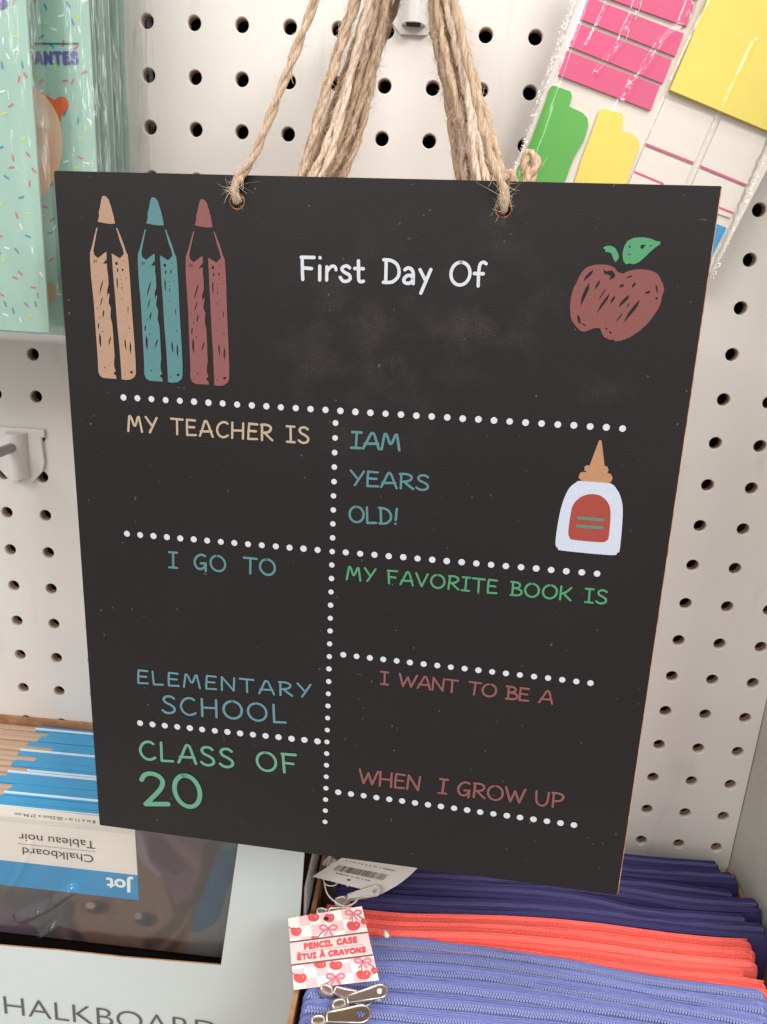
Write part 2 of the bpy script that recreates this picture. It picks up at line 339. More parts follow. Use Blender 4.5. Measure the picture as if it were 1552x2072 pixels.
# corner distances solved so that the outline is a true 10 x 12 in rectangle
cn = [(108, 345), (1462, 376), (1252, 1812), (202, 1670)]
rs = [ray(*c) for c in cn]
Msol = Matrix(((rs[0].x, -rs[1].x, rs[2].x), (rs[0].y, -rs[1].y, rs[2].y), (rs[0].z, -rs[1].z, rs[2].z)))
abc = Msol.inverted() @ rs[3]
Pn = [rs[0] * abc[0], rs[1] * abc[1], rs[2] * abc[2], rs[3]]
k_ = W0 / (Pn[1] - Pn[0]).length
TL, TR, BR, BLc = [CAM + p * k_ for p in Pn]
bx = (TR - TL).normalized(); bz = (TL - BLc); bz = (bz - bx * bz.dot(bx)).normalized(); bn = bx.cross(bz).normalized()
if bn.dot(CAM - TL) < 0: bn = -bn
BP = Plane(TL, bn)

def board_material():
    m = bpy.data.materials.new('chalkboard_paint'); m.use_nodes = True; nt = m.node_tree; b = nt.nodes['Principled BSDF']; N = nt.nodes.new; L = nt.links.new
    tc = N('ShaderNodeTexCoord')
    def nz(sc, det, stretch=(1, 1, 1)):
        mp = N('ShaderNodeMapping'); mp.inputs['Scale'].default_value = stretch; n = N('ShaderNodeTexNoise'); n.inputs['Scale'].default_value = sc; n.inputs['Detail'].default_value = det
        L(tc.outputs['Object'], mp.inputs[0]); L(mp.outputs[0], n.inputs[0]); return n.outputs[0]
    def rng(i, a, c, lo=0, hi=1):
        r = N('ShaderNodeMapRange'); r.inputs[1].default_value = a; r.inputs[2].default_value = c; r.inputs[3].default_value = lo; r.inputs[4].default_value = hi; L(i, r.inputs[0]); return r.outputs[0]
    def mth(op, a, c):
        q = N('ShaderNodeMath'); q.operation = op
        for i, s_ in enumerate((a, c)):
            if isinstance(s_, (int, float)): q.inputs[i].default_value = s_
            else: L(s_, q.inputs[i])
        return q.outputs[0]
    cloud = rng(nz(16, 5), .48, .78); fine = rng(nz(2600, 4), .38, .72)
    def patch(loc, rad):
        d = N('ShaderNodeVectorMath'); d.operation = 'DISTANCE'; d.inputs[1].default_value = loc; L(tc.outputs['Object'], d.inputs[0])
        return rng(d.outputs['Value'], 0, rad, 1, 0)
    c1 = BP.P(760, 700) - TL; c2 = BP.P(1020, 650) - TL; c3 = BP.P(1020, 455) - TL; c4 = BP.P(1215, 800) - TL
    pt = mth('ADD', mth('ADD', mth('MULTIPLY', patch(c1, .055), 1.1), mth('MULTIPLY', patch(c2, .030), .9)), mth('ADD', mth('MULTIPLY', patch(c3, .014), 1.4), mth('MULTIPLY', patch(c4, .018), .8)))
    dust = mth('MULTIPLY', mth('ADD', mth('MULTIPLY', pt, rng(nz(70, 12), .46, .72)), mth('MULTIPLY', cloud, .10)), fine)
    specks = mth('MULTIPLY', rng(nz(420, 1), .765, .80), .55)
    fl = N('ShaderNodeTexVoronoi'); fl.inputs['Scale'].default_value = 95; L(tc.outputs['Object'], fl.inputs['Vector'])
    fleck = mth('MULTIPLY', rng(fl.outputs['Distance'], .03, .055, 1, 0), rng(nz(40, 2), .55, .60))
    scr = mth('MULTIPLY', rng(nz(70, 2, (1, 1, .05)), .74, .78), .10)
    tot = mth('ADD', mth('MULTIPLY', dust, .15), mth('ADD', mth('MULTIPLY', specks, .3), mth('ADD', mth('MULTIPLY', scr, 1.4), mth('MULTIPLY', fleck, .26))))
    x = N('ShaderNodeMix'); x.data_type = 'RGBA'; x.inputs[6].default_value = (.0100, .0080, .0083, 1); x.inputs[7].default_value = (.38, .31, .25, 1); L(tot, x.inputs[0])
    L(x.outputs[2], b.inputs['Base Color']); b.inputs['Roughness'].default_value = .44; b.inputs['Specular IOR Level'].default_value = .30
    bp = N('ShaderNodeBump'); bp.inputs['Strength'].default_value = .15; bp.inputs['Distance'].default_value = .0003; L(nz(1500, 3), bp.inputs['Height']); L(bp.outputs[0], b.inputs['Normal'])
    return m
m_board = board_material()
m_mdf = mat('mdf_edge', rgb(214, 160, 118), .8, .2, col2=rgb(150, 96, 62), nscale=300)
m_burn = mat('cut_hole_edge', rgb(168, 122, 88), .8, .2, col2=rgb(96, 62, 42), nscale=600)
RB = .0027
def signboard(parent, TLo, holes, TH=.0032, front=m_board):
    """board with two drilled holes, TLo = top-left front corner"""
    w_, h_ = .254, .3048; P = lambda a, b, d=0: TLo + bx * a - bz * b - bn * d
    e = .0005
    out = [(e, 0), (w_ - e, 0), (w_, e), (w_, h_ - e), (w_ - e, h_), (e, h_), (0, h_ - e), (0, e)]
    mb = MB(); hl = [[(a + RB * math.cos(2 * math.pi * k / 20), b + RB * math.sin(2 * math.pi * k / 20)) for k in range(20)] for a, b in holes]
    cr_, cb_, ct_ = .0004, .0003, .0002
    inn = [(e + ct_, ct_), (w_ - e - cr_, ct_), (w_ - cr_, e + ct_), (w_ - cr_, h_ - e - cb_), (w_ - e - cr_, h_ - cb_), (e + ct_, h_ - cb_), (ct_, h_ - e - cb_), (ct_, e + ct_)]
    flat(mb, [[P(*q) for q in inn]] + [[P(*q) for q in l] for l in hl], 0)
    vs = [P(*q) for q in inn] + [P(*q, .0005) for q in out]
    for i in range(8): mb.add([vs[i], vs[(i + 1) % 8], vs[8 + (i + 1) % 8], vs[8 + i]], [(3, 2, 1, 0)], 1 if i in (2, 3, 4) else 0)
    bk = MB(); flat(bk, [[P(*q, TH) for q in out]] + [[P(*q, TH) for q in l] for l in hl], 0)
    mb.add(bk.v, [f[::-1] for f in bk.f], 1)
    n = len(out); vs = [P(*q, .0005) for q in out] + [P(*q, TH) for q in out]; mb.add(vs, [(i, (i + 1) % n, n + (i + 1) % n, n + i)[::-1] for i in range(n)], 1)
    for l in hl:
        n = len(l); l2 = [(hx[0], hx[1]) for hx in l]; vs = [P(*q) for q in l2] + [P(*q, TH) for q in l2]; mb.add(vs, [(i, (i + 1) % n, n + (i + 1) % n, n + i) for i in range(n)], 2)
    return mb.build('board', [front, m_mdf, m_burn], parent, origin=TLo)
def uv_of(p): d = p - TL; return (d.dot(bx), -d.dot(bz))
H1 = uv_of(BP.P(480, 407)); H2 = uv_of(BP.P(1019, 423))
sign = empty('chalkboard_sign', TL + bx * .127 - bz * .3048, 'black first-day-of-school chalkboard with pencils, apple and glue bottle, frontmost on the hook', 'chalkboard')
signboard(sign, TL, [H1, H2])
# thin brown rims round the drilled holes
for H in (H1, H2):
    mb = MB(); c = TL + bx * H[0] - bz * H[1] + bn * .0001; n = 24
    vs = [c + (bx * math.cos(2 * math.pi * k / n) + bz * math.sin(2 * math.pi * k / n)) * r_ for r_ in (RB, RB + .00042) for k in range(n)]
    mb.add(vs, [(k, (k + 1) % n, n + (k + 1) % n, n + k) for k in range(n)]); mb.build('hole_rim', m_burn, sign)

def ink(name, r, g, b_, v=.94):
    return mat(name, rgb(r, g, b_), .55, .35, col2=rgb(r * v, g * v, b_ * v), nscale=1600, bump=.15, bscale=1400, bdist=.0002)
k_tan = ink('tan_ink', 166, 134, 113); k_teal = ink('teal_ink', 80, 124, 127); k_mar = ink('maroon_ink', 128, 78, 78)
k_green = ink('green_ink', 72, 140, 100); k_white = ink('white_ink', 194, 198, 206, .96); k_blue = ink('blue_grey_ink', 90, 130, 140)
k_mint = ink('mint_ink', 94, 150, 124); k_red = ink('red_ink', 150, 62, 52); k_gold = ink('orange_tan_ink', 170, 126, 92); k_text_tan = ink('text_tan_ink', 176, 156, 134)
def prt(name, polys, m, h=.0002, parent=sign):
    mb = MB()
    for loops in polys: flat(mb, [[BP.P(x, y, h) for x, y in l] for l in loops])
    return mb.build(name, m, parent)
# pencils -- traced outline of the first, stepped along the board for the other two
cp = crop(160, 380, 320 / 1552)
tip = [(225, 85), (245, 78), (268, 88), (290, 115), (302, 150), (315, 190), (340, 280), (353, 352), (300, 354), (240, 345), (183, 332), (196, 280), (193, 240), (205, 190), (215, 130)]
lh = [(170, 392), (182, 392), (165, 480), (150, 560), (140, 620), (150, 660), (185, 690), (262, 628), (270, 640), (270, 712), (262, 705), (235, 750), (268, 740), (275, 757), (275, 800), (285, 860), (290, 950), (275, 1010), (278, 1065), (290, 1035), (300, 1040), (290, 1130), (312, 1180), (308, 1270), (325, 1330), (335, 1440), (342, 1560), (350, 1655), (345, 1672), (343, 1740), (350, 1770), (362, 1800), (345, 1810), (340, 1825), (362, 1842), (368, 1875), (300, 1871), (240, 1866), (205, 1845), (188, 1800), (185, 1700), (165, 1420), (145, 1130), (118, 870), (108, 720), (107, 640), (130, 560), (150, 470)]
rh_ = [(362, 392), (375, 398), (410, 480), (440, 560), (460, 625), (478, 660), (485, 720), (500, 900), (515, 1150), (530, 1350), (545, 1550), (555, 1700), (558, 1820), (545, 1855), (510, 1880), (460, 1886), (418, 1880), (410, 1750), (395, 1550), (375, 1350), (355, 1080), (335, 850), (320, 645), (360, 668), (400, 692), (440, 650), (430, 600), (400, 520), (378, 440)]
lhh = [lens((235, 895), (200, 1055), 14), lens((231, 1065), (207, 1170), 12), lens((242, 1195), (235, 1278), 16), lens((190, 1320), (190, 1392), 14), lens((200, 1425), (215, 1572), 22), lens((238, 1405), (226, 1420), 10), lens((310, 1455), (290, 1552), 14), blob((255, 1765), 7), blob((295, 1745), 4, n=6), lens((150, 700), (150, 742), 10), lens((168, 705), (168, 740), 10), blob((178, 1185), 4, n=6), lens((205, 1262), (203, 1286), 9)]
rhh = [lens((370, 870), (380, 1005), 14), lens((412, 890), (412, 912), 6), lens((414, 930), (416, 948), 6), lens((420, 965), (419, 1005), 8), lens((480, 1160), (482, 1235), 9), lens((447, 1480), (462, 1600), 16), lens((501, 1510), (508, 1638), 17), blob((368, 742), 13, 17, 8), blob((378, 808), 7, 20, 8), blob((428, 805), 8, 15, 8), blob((515, 1810), 15, 13, 7), blob((495, 1378), 5, 9, 6), blob((422, 1090), 4, 10, 6), blob((444, 1828), 7, 4, 6), blob((461, 892), 3, 9, 6), blob((434, 722), 3, 9, 6)]
a0 = uv_of(BP.P(*cp([(353, 352)])[0]))
for anchor, m, lb in (((353, 352), k_tan, 'tan printed pencil'), ((832, 368), k_teal, 'teal printed pencil'), ((1310, 388), k_mar, 'maroon printed pencil')):
    a1 = uv_of(BP.P(*cp([anchor])[0])); d = bx * (a1[0] - a0[0]) - bz * (a1[1] - a0[1]); mb = MB()
    for loops in ([tip], [lh] + lhh, [rh_] + rhh):
        flat(mb, [[BP.P(x, y, .0002) + d for x, y in cp(l)] for l in loops])
    tag(mb.build('pencil_print', m, sign), lb)
ca = crop(1080, 440, 320 / 1552)
apple = [(460, 1115), (430, 1085), (400, 1050), (375, 1015), (362, 970), (355, 880), (363, 800), (375, 740), (390, 690), (420, 640), (440, 590), (470, 540), (500, 505), (540, 480), (590, 466), (640, 462), (700, 463), (740, 470), (775, 482), (800, 500), (815, 525), (840, 542), (880, 550), (915, 532), (950, 520), (1000, 510), (1050, 508), (1100, 512), (1150, 522), (1190, 538), (1220, 560), (1240, 590), (1250, 625), (1268, 645), (1272, 670), (1280, 700), (1272, 740), (1260, 770), (1250, 830), (1225, 890), (1180, 960), (1140, 1015), (1100, 1060), (1050, 1105), (1000, 1140), (950, 1172), (900, 1195), (850, 1210), (800, 1218), (785, 1200), (735, 1200), (728, 1190), (690, 1175), (670, 1140), (650, 1090), (615, 1084), (580, 1090), (545, 1105), (520, 1115), (490, 1122)]
ah = [lens((585, 512), (487, 630), 34), lens((545, 636), (458, 872), 40), [(685, 510), (710, 530), (770, 520), (800, 565), (790, 590), (745, 615), (752, 570), (690, 550)], lens((647, 615), (600, 712), 26), lens((712, 690), (632, 822), 14), lens((747, 742), (617, 945), 30), lens((797, 765), (752, 852), 26), lens((975, 570), (903, 594), 16), lens((888, 655), (838, 688), 28), lens((997, 635), (966, 694), 28), lens((1145, 722), (1090, 752), 28), lens((1197, 655), (1215, 748), 20), lens((938, 758), (830, 888), 36), lens((943, 840), (905, 888), 12), lens((1043, 805), (880, 1038), 38), lens((875, 930), (800, 1042), 14), lens((428, 958), (462, 1052), 32), lens((470, 1042), (522, 1066), 14), lens((700, 1080), (728, 1100), 14), lens((735, 1118), (770, 1142), 18), blob((1205, 795), 12, 14, 7)]
prt('apple_print', [[ca(l) for l in [apple] + ah]], ink('apple_ink', 124, 72, 69))
leaf = [(872, 350), (880, 310), (890, 280), (920, 230), (980, 200), (1030, 195), (1080, 195), (1150, 208), (1200, 232), (1245, 236), (1240, 262), (1200, 290), (1150, 330), (1090, 390), (1030, 440), (980, 460), (940, 450), (905, 460), (880, 430), (873, 390)]
prt('leaf_print', [[ca(l) for l in [leaf, [(1045, 298), (1053, 270), (1102, 268), (1065, 314)], blob((942, 288), 9, 12, 7), blob((935, 362), 13, 6, 7), lens((1158, 268), (1135, 290), 10)]]], k_green)
prt('stem_print', [[ca([(678, 300), (700, 284), (730, 278), (760, 278), (800, 300), (820, 335), (836, 375), (832, 405), (800, 440), (780, 405), (765, 360), (740, 340), (700, 338), (705, 318)])]], k_green)
cg = crop(640, 820, 660 / 1552)
prt('glue_nozzle_print', [[cg([(1345, 168), (1352, 165), (1358, 172), (1372, 288), (1385, 292), (1391, 308), (1385, 322), (1402, 327), (1410, 345), (1403, 365), (1390, 369), (1262, 359), (1248, 345), (1254, 322), (1268, 317), (1290, 318), (1276, 310), (1276, 293), (1288, 285), (1300, 287)])]], k_gold, .0003)
gb = [(1262, 360), (1390, 369), (1430, 400), (1452, 450), (1458, 520), (1445, 680), (1432, 702), (1400, 713), (1175, 692), (1150, 681), (1138, 655), (1150, 560), (1170, 470), (1200, 400), (1235, 368)]
gr = [(1200, 600), (1212, 510), (1225, 470), (1258, 437), (1305, 423), (1350, 430), (1385, 460), (1400, 510), (1392, 622), (1380, 645), (1350, 651), (1225, 640), (1205, 627)]
rnd = lambda P_, n=4: [(q.x, q.y) for q in catmull([(a, b, 0) for a, b in P_], n, True)]
prt('glue_bottle_print', [[rnd(cg(gb))]], ink('bottle_white_ink', 184, 191, 206, .97), .0002)
prt('glue_label_print', [[rnd(cg(gr))]], k_red, .0003)
mb = MB()
for a, b in (((1247, 536), (1362, 546)), ((1243, 575), (1358, 583))): ribbon(mb, [BP.P(*q, .0004) for q in cg([a, b])], .0014, bn)
mb.build('glue_label_bars', ink('bar_green_ink', 90, 120, 104), sign)
# dotted rules
def dots(name, a, b, n, skip=(), r=6.1):
    A = BP.P(*a, .00025); B = BP.P(*b, .00025); mb = MB(); rr = r / FPX * (A - CAM).length * .98
    for i in range(n):
        if i in skip: continue
        c = A.lerp(B, i / (n - 1)) + bx * random.uniform(-1, 1) * .00006 + bz * random.uniform(-1, 1) * .00006; q = rr * random.uniform(.96, 1.03)
        mb.add([c + (bx * math.cos(t * math.pi / 9) + bz * math.sin(t * math.pi / 9)) * q for t in range(18)], [tuple(range(18))])
    return mb.build(name, k_white, sign)
dots('dotted_line', (250, 804), (1260, 867), 34); dots('dotted_line', (257, 1080), (1208, 1161), 34, (15,)); dots('dotted_line', (694.5, 1325), (1195, 1382), 19)
dots('dotted_line', (684.5, 1603), (1161.5, 1669.5), 19); dots('dotted_line', (283.5, 1463), (642.5, 1500), 15); dots('dotted_line', (679, 855.7), (657.5, 1662.8), 32)
T = lambda s_, p0, p1, cap, wd, m, **k: lettering('lettering', s_, BP, p0, p1, cap, wd, m, sign, jitter=.4, **k)
T('First Day Of', (606, 568.5), (985.5, 582.5), 52, 7.4, k_white, space=.19, wordsp=.42)
T('MY TEACHER IS', (257.5, 874), (627, 899), 35, 5, k_text_tan, wordsp=.36)
T('IAM', (708, 908.5), (811.5, 914), 37, 6, k_teal, space=.12)
T('YEARS', (707, 983), (868.5, 994.5), 34, 5.2, k_teal, space=.14); T('OLD!', (704.6, 1058), (807, 1063.5), 36, 5.5, k_teal, space=.16)
T('MY FAVORITE BOOK IS', (699.5, 1174), (1228, 1224), 30, 4.8, k_green, wordsp=.42, space=.18)
T('I GO TO', (340.5, 1150), (560, 1166.5), 35, 5.2, k_teal, wordsp=.52, space=.2)
T('ELEMENTARY', (277, 1383.5), (631, 1413.5), 29.5, 4.6, k_blue, space=.26); T('SCHOOL', (327, 1444), (580.5, 1465), 38.5, 5.4, k_blue, space=.26)
T('CLASS OF', (282.5, 1537.5), (602, 1567.5), 41, 6.2, k_mint, wordsp=.50, space=.24); T('20', (286.5, 1630.5), (414.5, 1638), 71, 10.8, k_mint, space=.24)
T('I WANT TO BE A', (768.7, 1385), (1119, 1426.5), 28.5, 4.8, k_mar, wordsp=.36, space=.12)
T('WHEN  I GROW UP', (723.5, 1586), (1139.5, 1637.5), 32, 5.2, k_mar, wordsp=.30, space=.14)

# ------------------------------------------------------------------ jute twine
JUTES = [mat('jute', rgb(r_, g_, b_), .9, .12, col2=rgb(r_ * .80, g_ * .77, b_ * .74), nscale=520, stretch=(3, 3, .22), bump=1.0, bscale=900, bdist=.0006) for r_, g_, b_ in ((224, 198, 172), (214, 188, 162), (238, 218, 198), (204, 178, 152))]
m_jute = JUTES[0]
m_fibre = mat('jute_fibre', rgb(222, 200, 176), .8, .2)
def twine(name, pts, parent, rp=.00112, off=.00066, pitch=.024, fuzz=2600, seed=0, endfuzz=None):
    rg = random.Random(seed); base = catmull(pts, 14); L = [0]
    for i in range(1, len(base)): L.append(L[-1] + (base[i] - base[i - 1]).length)
    tot = L[-1]; N_ = max(20, int(tot / .0013)); path = []; j = 0
    for i in range(N_ + 1):
        s_ = tot * i / N_
        while j < len(L) - 2 and L[j + 1] < s_: j += 1
        path.append(base[j].lerp(base[j + 1], (s_ - L[j]) / max(1e-9, L[j + 1] - L[j])))
    mb = MB(); up = None; fr = []
    for i, p in enumerate(path):
        t = (path[min(i + 1, N_)] - path[max(i - 1, 0)]).normalized()
        if up is None: up = t.orthogonal().normalized()
        up = (up - t * up.dot(t)).normalized(); fr.append((t, up, t.cross(up)))
    ph0 = rg.uniform(0, 6)
    for ply in range(2):
        pp = []
        for i, p in enumerate(path):
            a = ph0 + math.pi * ply + 2 * math.pi * (tot * i / N_) / pitch + .5 * noise.noise(p * 60)
            o_ = off * (1 + .25 * noise.noise(p * 150 + Vector((seed, ply, 0))))
            pp.append(p + fr[i][1] * math.cos(a) * o_ + fr[i][2] * math.sin(a) * o_)
        n = 10; vs = []
        for i, p in enumerate(pp):
            t, u, b = fr[i]
            for k in range(n):
                a = 2 * math.pi * k / n; q = p + (u * math.cos(a) + b * math.sin(a)) * rp
                q = p + (q - p) * (1 + .28 * noise.noise(Vector((k * 1.7 + seed, ply * 9, i * .22))))
                vs.append(q)
        mb.add(vs, [(i * n + k, i * n + (k + 1) % n, (i + 1) * n + (k + 1) % n, (i + 1) * n + k) for i in range(len(pp) - 1) for k in range(n)] + [tuple(range(n))[::-1], tuple(len(vs) - n + k for k in range(n))], 0, True)
    for q in range(int(fuzz * tot)):
        i = rg.randrange(1, N_ - 1); t, u, b = fr[i]; a = rg.uniform(0, 6.28); o_ = u * math.cos(a) + b * math.sin(a)
        dr = (t * rg.choice((-1, 1)) * rg.uniform(.5, 1.4) + o_ * rg.uniform(.10, .85) + Vector((rg.uniform(-1, 1), rg.uniform(-1, 1), rg.uniform(-1, 1))) * .25).normalized()
        ln = rg.uniform(.0015, .0055); p = path[i] + o_ * (off + rp * .75); cv = Vector((rg.uniform(-1, 1), rg.uniform(-1, 1), rg.uniform(-1, 1))) * ln * .5
        mb.tube([p, p + dr * ln * .35 + cv * .15, p + dr * ln * .7 + cv * .5, p + dr * ln + cv], lambda i_: .00008 * (1.1 - i_ * .25), 3, 1, False, False)
    if endfuzz:
        for c, nn in endfuzz:
            for q in range(nn):
                d = Vector((rg.uniform(-1, 1), rg.uniform(-1, .1), rg.uniform(-1, 1))).normalized(); ln = rg.uniform(.0015, .0052); cv = Vector((rg.uniform(-1, 1), rg.uniform(-1, 1), rg.uniform(-1, 1))) * ln * 1.1
                p = c + Vector((rg.uniform(-1, 1), rg.uniform(-.4, 0), rg.uniform(-1, 2))) * .0016
                mb.tube([p, p + d * ln * .35 + cv * .1, p + d * ln * .7 + cv * .45, p + d * ln + cv * 1.1], lambda i_: .00008 * (.75 - i_ * .17), 3, 1, False, False)
    return mb.build(name, [JUTES[rg.choice((0, 0, 1, 1, 2, 3)) if seed > 20 else 0], m_fibre], parent)
ROD = Vector((0.1407, 0, 0.0236 + .0048))
def apex(y): return Vector((ROD.x, y, ROD.z))
hp1 = TL + bx * H1[0] - bz * H1[1]; hp2 = TL + bx * H2[0] - bz * H2[1]
def side(hp, top, s_):
    e = TL + bx * ((hp - TL).dot(bx)) ; f = bn * .0026
    k = (hp + (top - hp) * (.022 / abs((top - hp).length)))
    k = k - bn * (k - TL).dot(bn) + bn * .0030
    return [hp - bn * .006 + bz * .001, hp - bn * .002, hp + bn * .0012 + bz * .0008, hp + bz * .0055 + (k - hp) * .05 + bn * .0024, k]
ay = -.1445
s1 = side(hp1, apex(ay), -1); s2 = side(hp2, apex(ay), 1)
twine('twine', s1 + [s1[-1].lerp(apex(ay), .5) + Vector((-.002, 0, 0)), apex(ay) + Vector((-.004, 0, -.003)), apex(ay) + Vector((0, 0, .0005)), apex(ay) + Vector((.004, 0, -.003)), s2[-1].lerp(apex(ay), .5) + Vector((.001, 0, 0))] + s2[::-1], sign, seed=3, endfuzz=[(hp1 + bz * .004 + bn * .003, 34), (hp2 + bz * .004 + bn * .003, 34)])
# knot tail standing up behind the right hole
bk = -bn * .007
q = lambda u, v: BP.P(u, v) + bk * 1.2
twine('knot', [q(1066, 372), q(1068, 345), q(1062, 322), q(1074, 303), q(1086, 318), q(1080, 345), q(1070, 362)], sign, rp=.0014, off=.0008, pitch=.012, fuzz=1400, seed=11)
twine('knot', [q(1042, 365), q(1036, 345), q(1024, 350), q(1010, 356), q(1002, 370)], sign, rp=.0013, off=.0007, pitch=.012, fuzz=1200, seed=12)

# boards hanging behind the front one, only their twine shows above it
NB = 7
m_board_plain = mat('plain_chalkboard_paint', (.02, .0175, .017, 1), .5, .4)
for i in range(NB):
    y = -.1235 + i * .0056; ya_ = -.098 + i * .0095
    rg = random.Random(40 + i)
    dx = rg.uniform(-.004, .004); T0 = TL + Vector((dx, y - TL.y, -.004 - .003 * rg.random()))
    bd = empty('chalkboard_sign', T0 + bx * .127 - bz * .3048, 'chalkboard hanging hidden behind the front one, only its jute twine bundled above', 'chalkboard', 'chalkboards stacked behind the front one')
    signboard(bd, T0, [H1, H2], front=m_board_plain)
    yy = ya_ - .003; A_ = apex(yy)
    pts = []
    for sgn, H in ((-1, H1), (1, H2)):
        hpp = T0 + bx * H[0] - bz * H[1]
        # behind the front board the slack strands are gathered inwards into a bundle
        pts.append((hpp, hpp + bn * .003 + bz * .012 + Vector((.012 + .004 * rg.random() if sgn < 0 else -.004 + .003 * rg.random(), 0, 0))))
    (h1, _), (h2, _) = pts; yg = yplane(y - .003)
    g1 = yg.P(609 + 62 * ((i * 3) % NB) / (NB - 1), 352 + 8 * rg.random()); g2 = yg.P(948 + 52 * ((i * 4 + 2) % NB) / (NB - 1), 362 + 8 * rg.random())
    e1 = g1 + Vector((0, .001, -.006)); e2 = g2 + Vector((0, .001, -.006))
    P1 = [h1 - bn * .005, h1 + bn * .002, e1, g1, g1.lerp(A_, .5) + Vector((rg.uniform(-.003, .003), 0, 0)), A_ + Vector((-.003, 0, -.005)), A_, A_ + Vector((.0085, 0, -.006)), g2.lerp(A_, .5) + Vector((rg.uniform(-.003, .003), 0, 0)), g2, e2, h2 + bn * .002, h2 - bn * .005]
    twine('twine', P1, bd, seed=60 + i, fuzz=2000)
    # every hanger is doubled: the slack end runs back up beside the first
    off_ = Vector((rg.uniform(.0032, .0045), -.0035, -.001))
    P2 = [h1 - bn * .004 + Vector((.002, 0, 0)), g1 + off_, g1.lerp(A_, .5) + off_, A_ + Vector((-.0035, -.0046, -.003)), A_ + Vector((0, -.0046, .0002)), A_ + Vector((.0035, -.0046, -.003)), g2.lerp(A_, .5) + off_ * .6 + Vector((.001, 0, 0)), g2 + Vector((off_.x * .8, off_.y, 0)), h2 - bn * .004]
    twine('twine', P2, bd, seed=90 + i, fuzz=2000)
    twine('twine', [p + Vector((rg.uniform(-.0035, .0035), .004, rg.uniform(-.001, .001))) for p in P1], bd, seed=120 + i, fuzz=2000, rp=.0011, off=.0006)
    twine('twine', [p + Vector((rg.uniform(-.0045, .0045), -.002, rg.uniform(-.001, .001))) for p in P2], bd, seed=150 + i, fuzz=1600, rp=.0010, off=.0006)

# ------------------------------------------------------------------ party packs hanging top left
m_mint = mat('mint_card', rgb(172, 208, 194), .30, .5, col2=rgb(163, 200, 186), nscale=12, coat=.3)
m_clear = film_mat('clear_film', .06, .12, .8, 90, (1, 1, .18), bdist=.003)
m_spr = [mat('sprinkle_white', rgb(240, 244, 240), .4), mat('sprinkle_pink', rgb(214, 110, 118), .4), mat('sprinkle_blue', rgb(70, 150, 180), .4), mat('sprinkle_yellow', rgb(214, 222, 110), .4)]
m_violet = mat('violet_print', rgb(84, 84, 150), .45, col2=rgb(104, 102, 168), nscale=200); m_peach = mat('peach_print', rgb(240, 190, 150), .4, col2=rgb(236, 206, 180), nscale=45, stretch=(1, 1, .4))
m_orange = mat('orange_print', rgb(226, 106, 62), .4); m_line = mat('line_print', rgb(60, 110, 104), .5); m_cream = mat('cream_print', rgb(236, 214, 196), .4); m_amber = mat('amber_print', rgb(226, 158, 70), .4)
def pack(y, xr, zb, label, sprinkles, seed, wavy=.0):
    o = empty('party_bag_pack', (xr - .09, y, zb), label, 'plastic bag pack', 'mint sprinkle packs hanging top left')
    rg = random.Random(seed); mb = MB(); xs_, xr = xr, xr - (0 if sprinkles else .0088); slab(mb, [(xr - .19, y, zb), (xr, y, zb), (xr, y, .12), (xr - .19, y, .12)], (0, -1, 0), .0012); mb.build('card', m_mint, o)
    if sprinkles:
        mb = MB(); n = 0; done = []
        while n < sprinkles:
            x = rg.uniform(xr - .10, xr - .0015); z = rg.uniform(zb + .002, .05)
            if any((x - a) ** 2 + (z - b) ** 2 < .0034 ** 2 for a, b in done):
                if rg.random() < .97: continue
            done.append((x, z)); a = rg.uniform(0, math.pi); d = Vector((math.cos(a), 0, math.sin(a))) * .00105
            c = Vector((x, y - .00016, z)); ribbon(mb, [c - d, c + d], .00085, Vector((0, -1, 0)), rg.choice((0, 0, 1, 1, 2, 3)), 3); n += 1
        mb.build('sprinkle_print', m_spr, o)
    # clear sleeve: front sheet with ripples and a loose right margin
    mb = MB(); nx, nz = 44, 90; x0, x1, z0, z1 = xr - .1, xs_ + .0062, zb - .004, .115; xr = xs_; vs = []
    for j in range(nz + 1):
        for i in range(nx + 1):
            x = x0 + (x1 - x0) * i / nx; z = z0 + (z1 - z0) * j / nz; e = max(0, (x - xr + .006) / .0115)
            vs.append((x + .0012 * e * noise.noise(Vector((0, seed, z * 60))), y - .0016 - .0013 * noise.noise(Vector((x * 90 + seed, 0, z * 16))) * (.35 + e) - .0010 * abs(noise.noise(Vector((x * 260, seed, z * 40)))) + .0018 * e, z))
    mb.add(vs, [(j * (nx + 1) + i, j * (nx + 1) + i + 1, (j + 1) * (nx + 1) + i + 1, (j + 1) * (nx + 1) + i) for j in range(nz) for i in range(nx)], 0, True); mb.build('clear_sleeve', m_clear, o)
    return o
Yb = -.072; p2 = yplane(Yb)
xr2 = p2.P(193, 300).x; zb2 = p2.P(130, 679).z
ords = ['second', 'third', 'fourth', 'fifth', 'sixth', 'seventh', 'eighth', 'ninth']
pk = pack(Yb, xr2, zb2, 'mint pack with purple ANTES lettering and an orange heart shape, behind the leftmost pack', 430, 5)
for i in range(7):
    pack(Yb + .009 * (i + 1), xr2 + random.uniform(-.0008, .0008), zb2 + random.uniform(-.001, .001), 'mint pack seen only by its glossy right edge, %s behind the ANTES pack' % (['first', 'second', 'third', 'fourth', 'fifth', 'sixth', 'last'][i]), 0, 20 + i)
c1 = crop(0, 0, 520 / 1539)
def pp(name, pts, m, h, parent, plane=p2, hol=()):
    mb = MB(); flat(mb, [[plane.P(x, y, h) for x, y in pts]] + [[plane.P(x, y, h) for x, y in l] for l in hol]); return mb.build(name, m, parent)
lettering('lettering', 'ANTES', p2, (70, 131), (160, 131), 28, 6.2, m_violet, pk, h=.0004, space=.34)
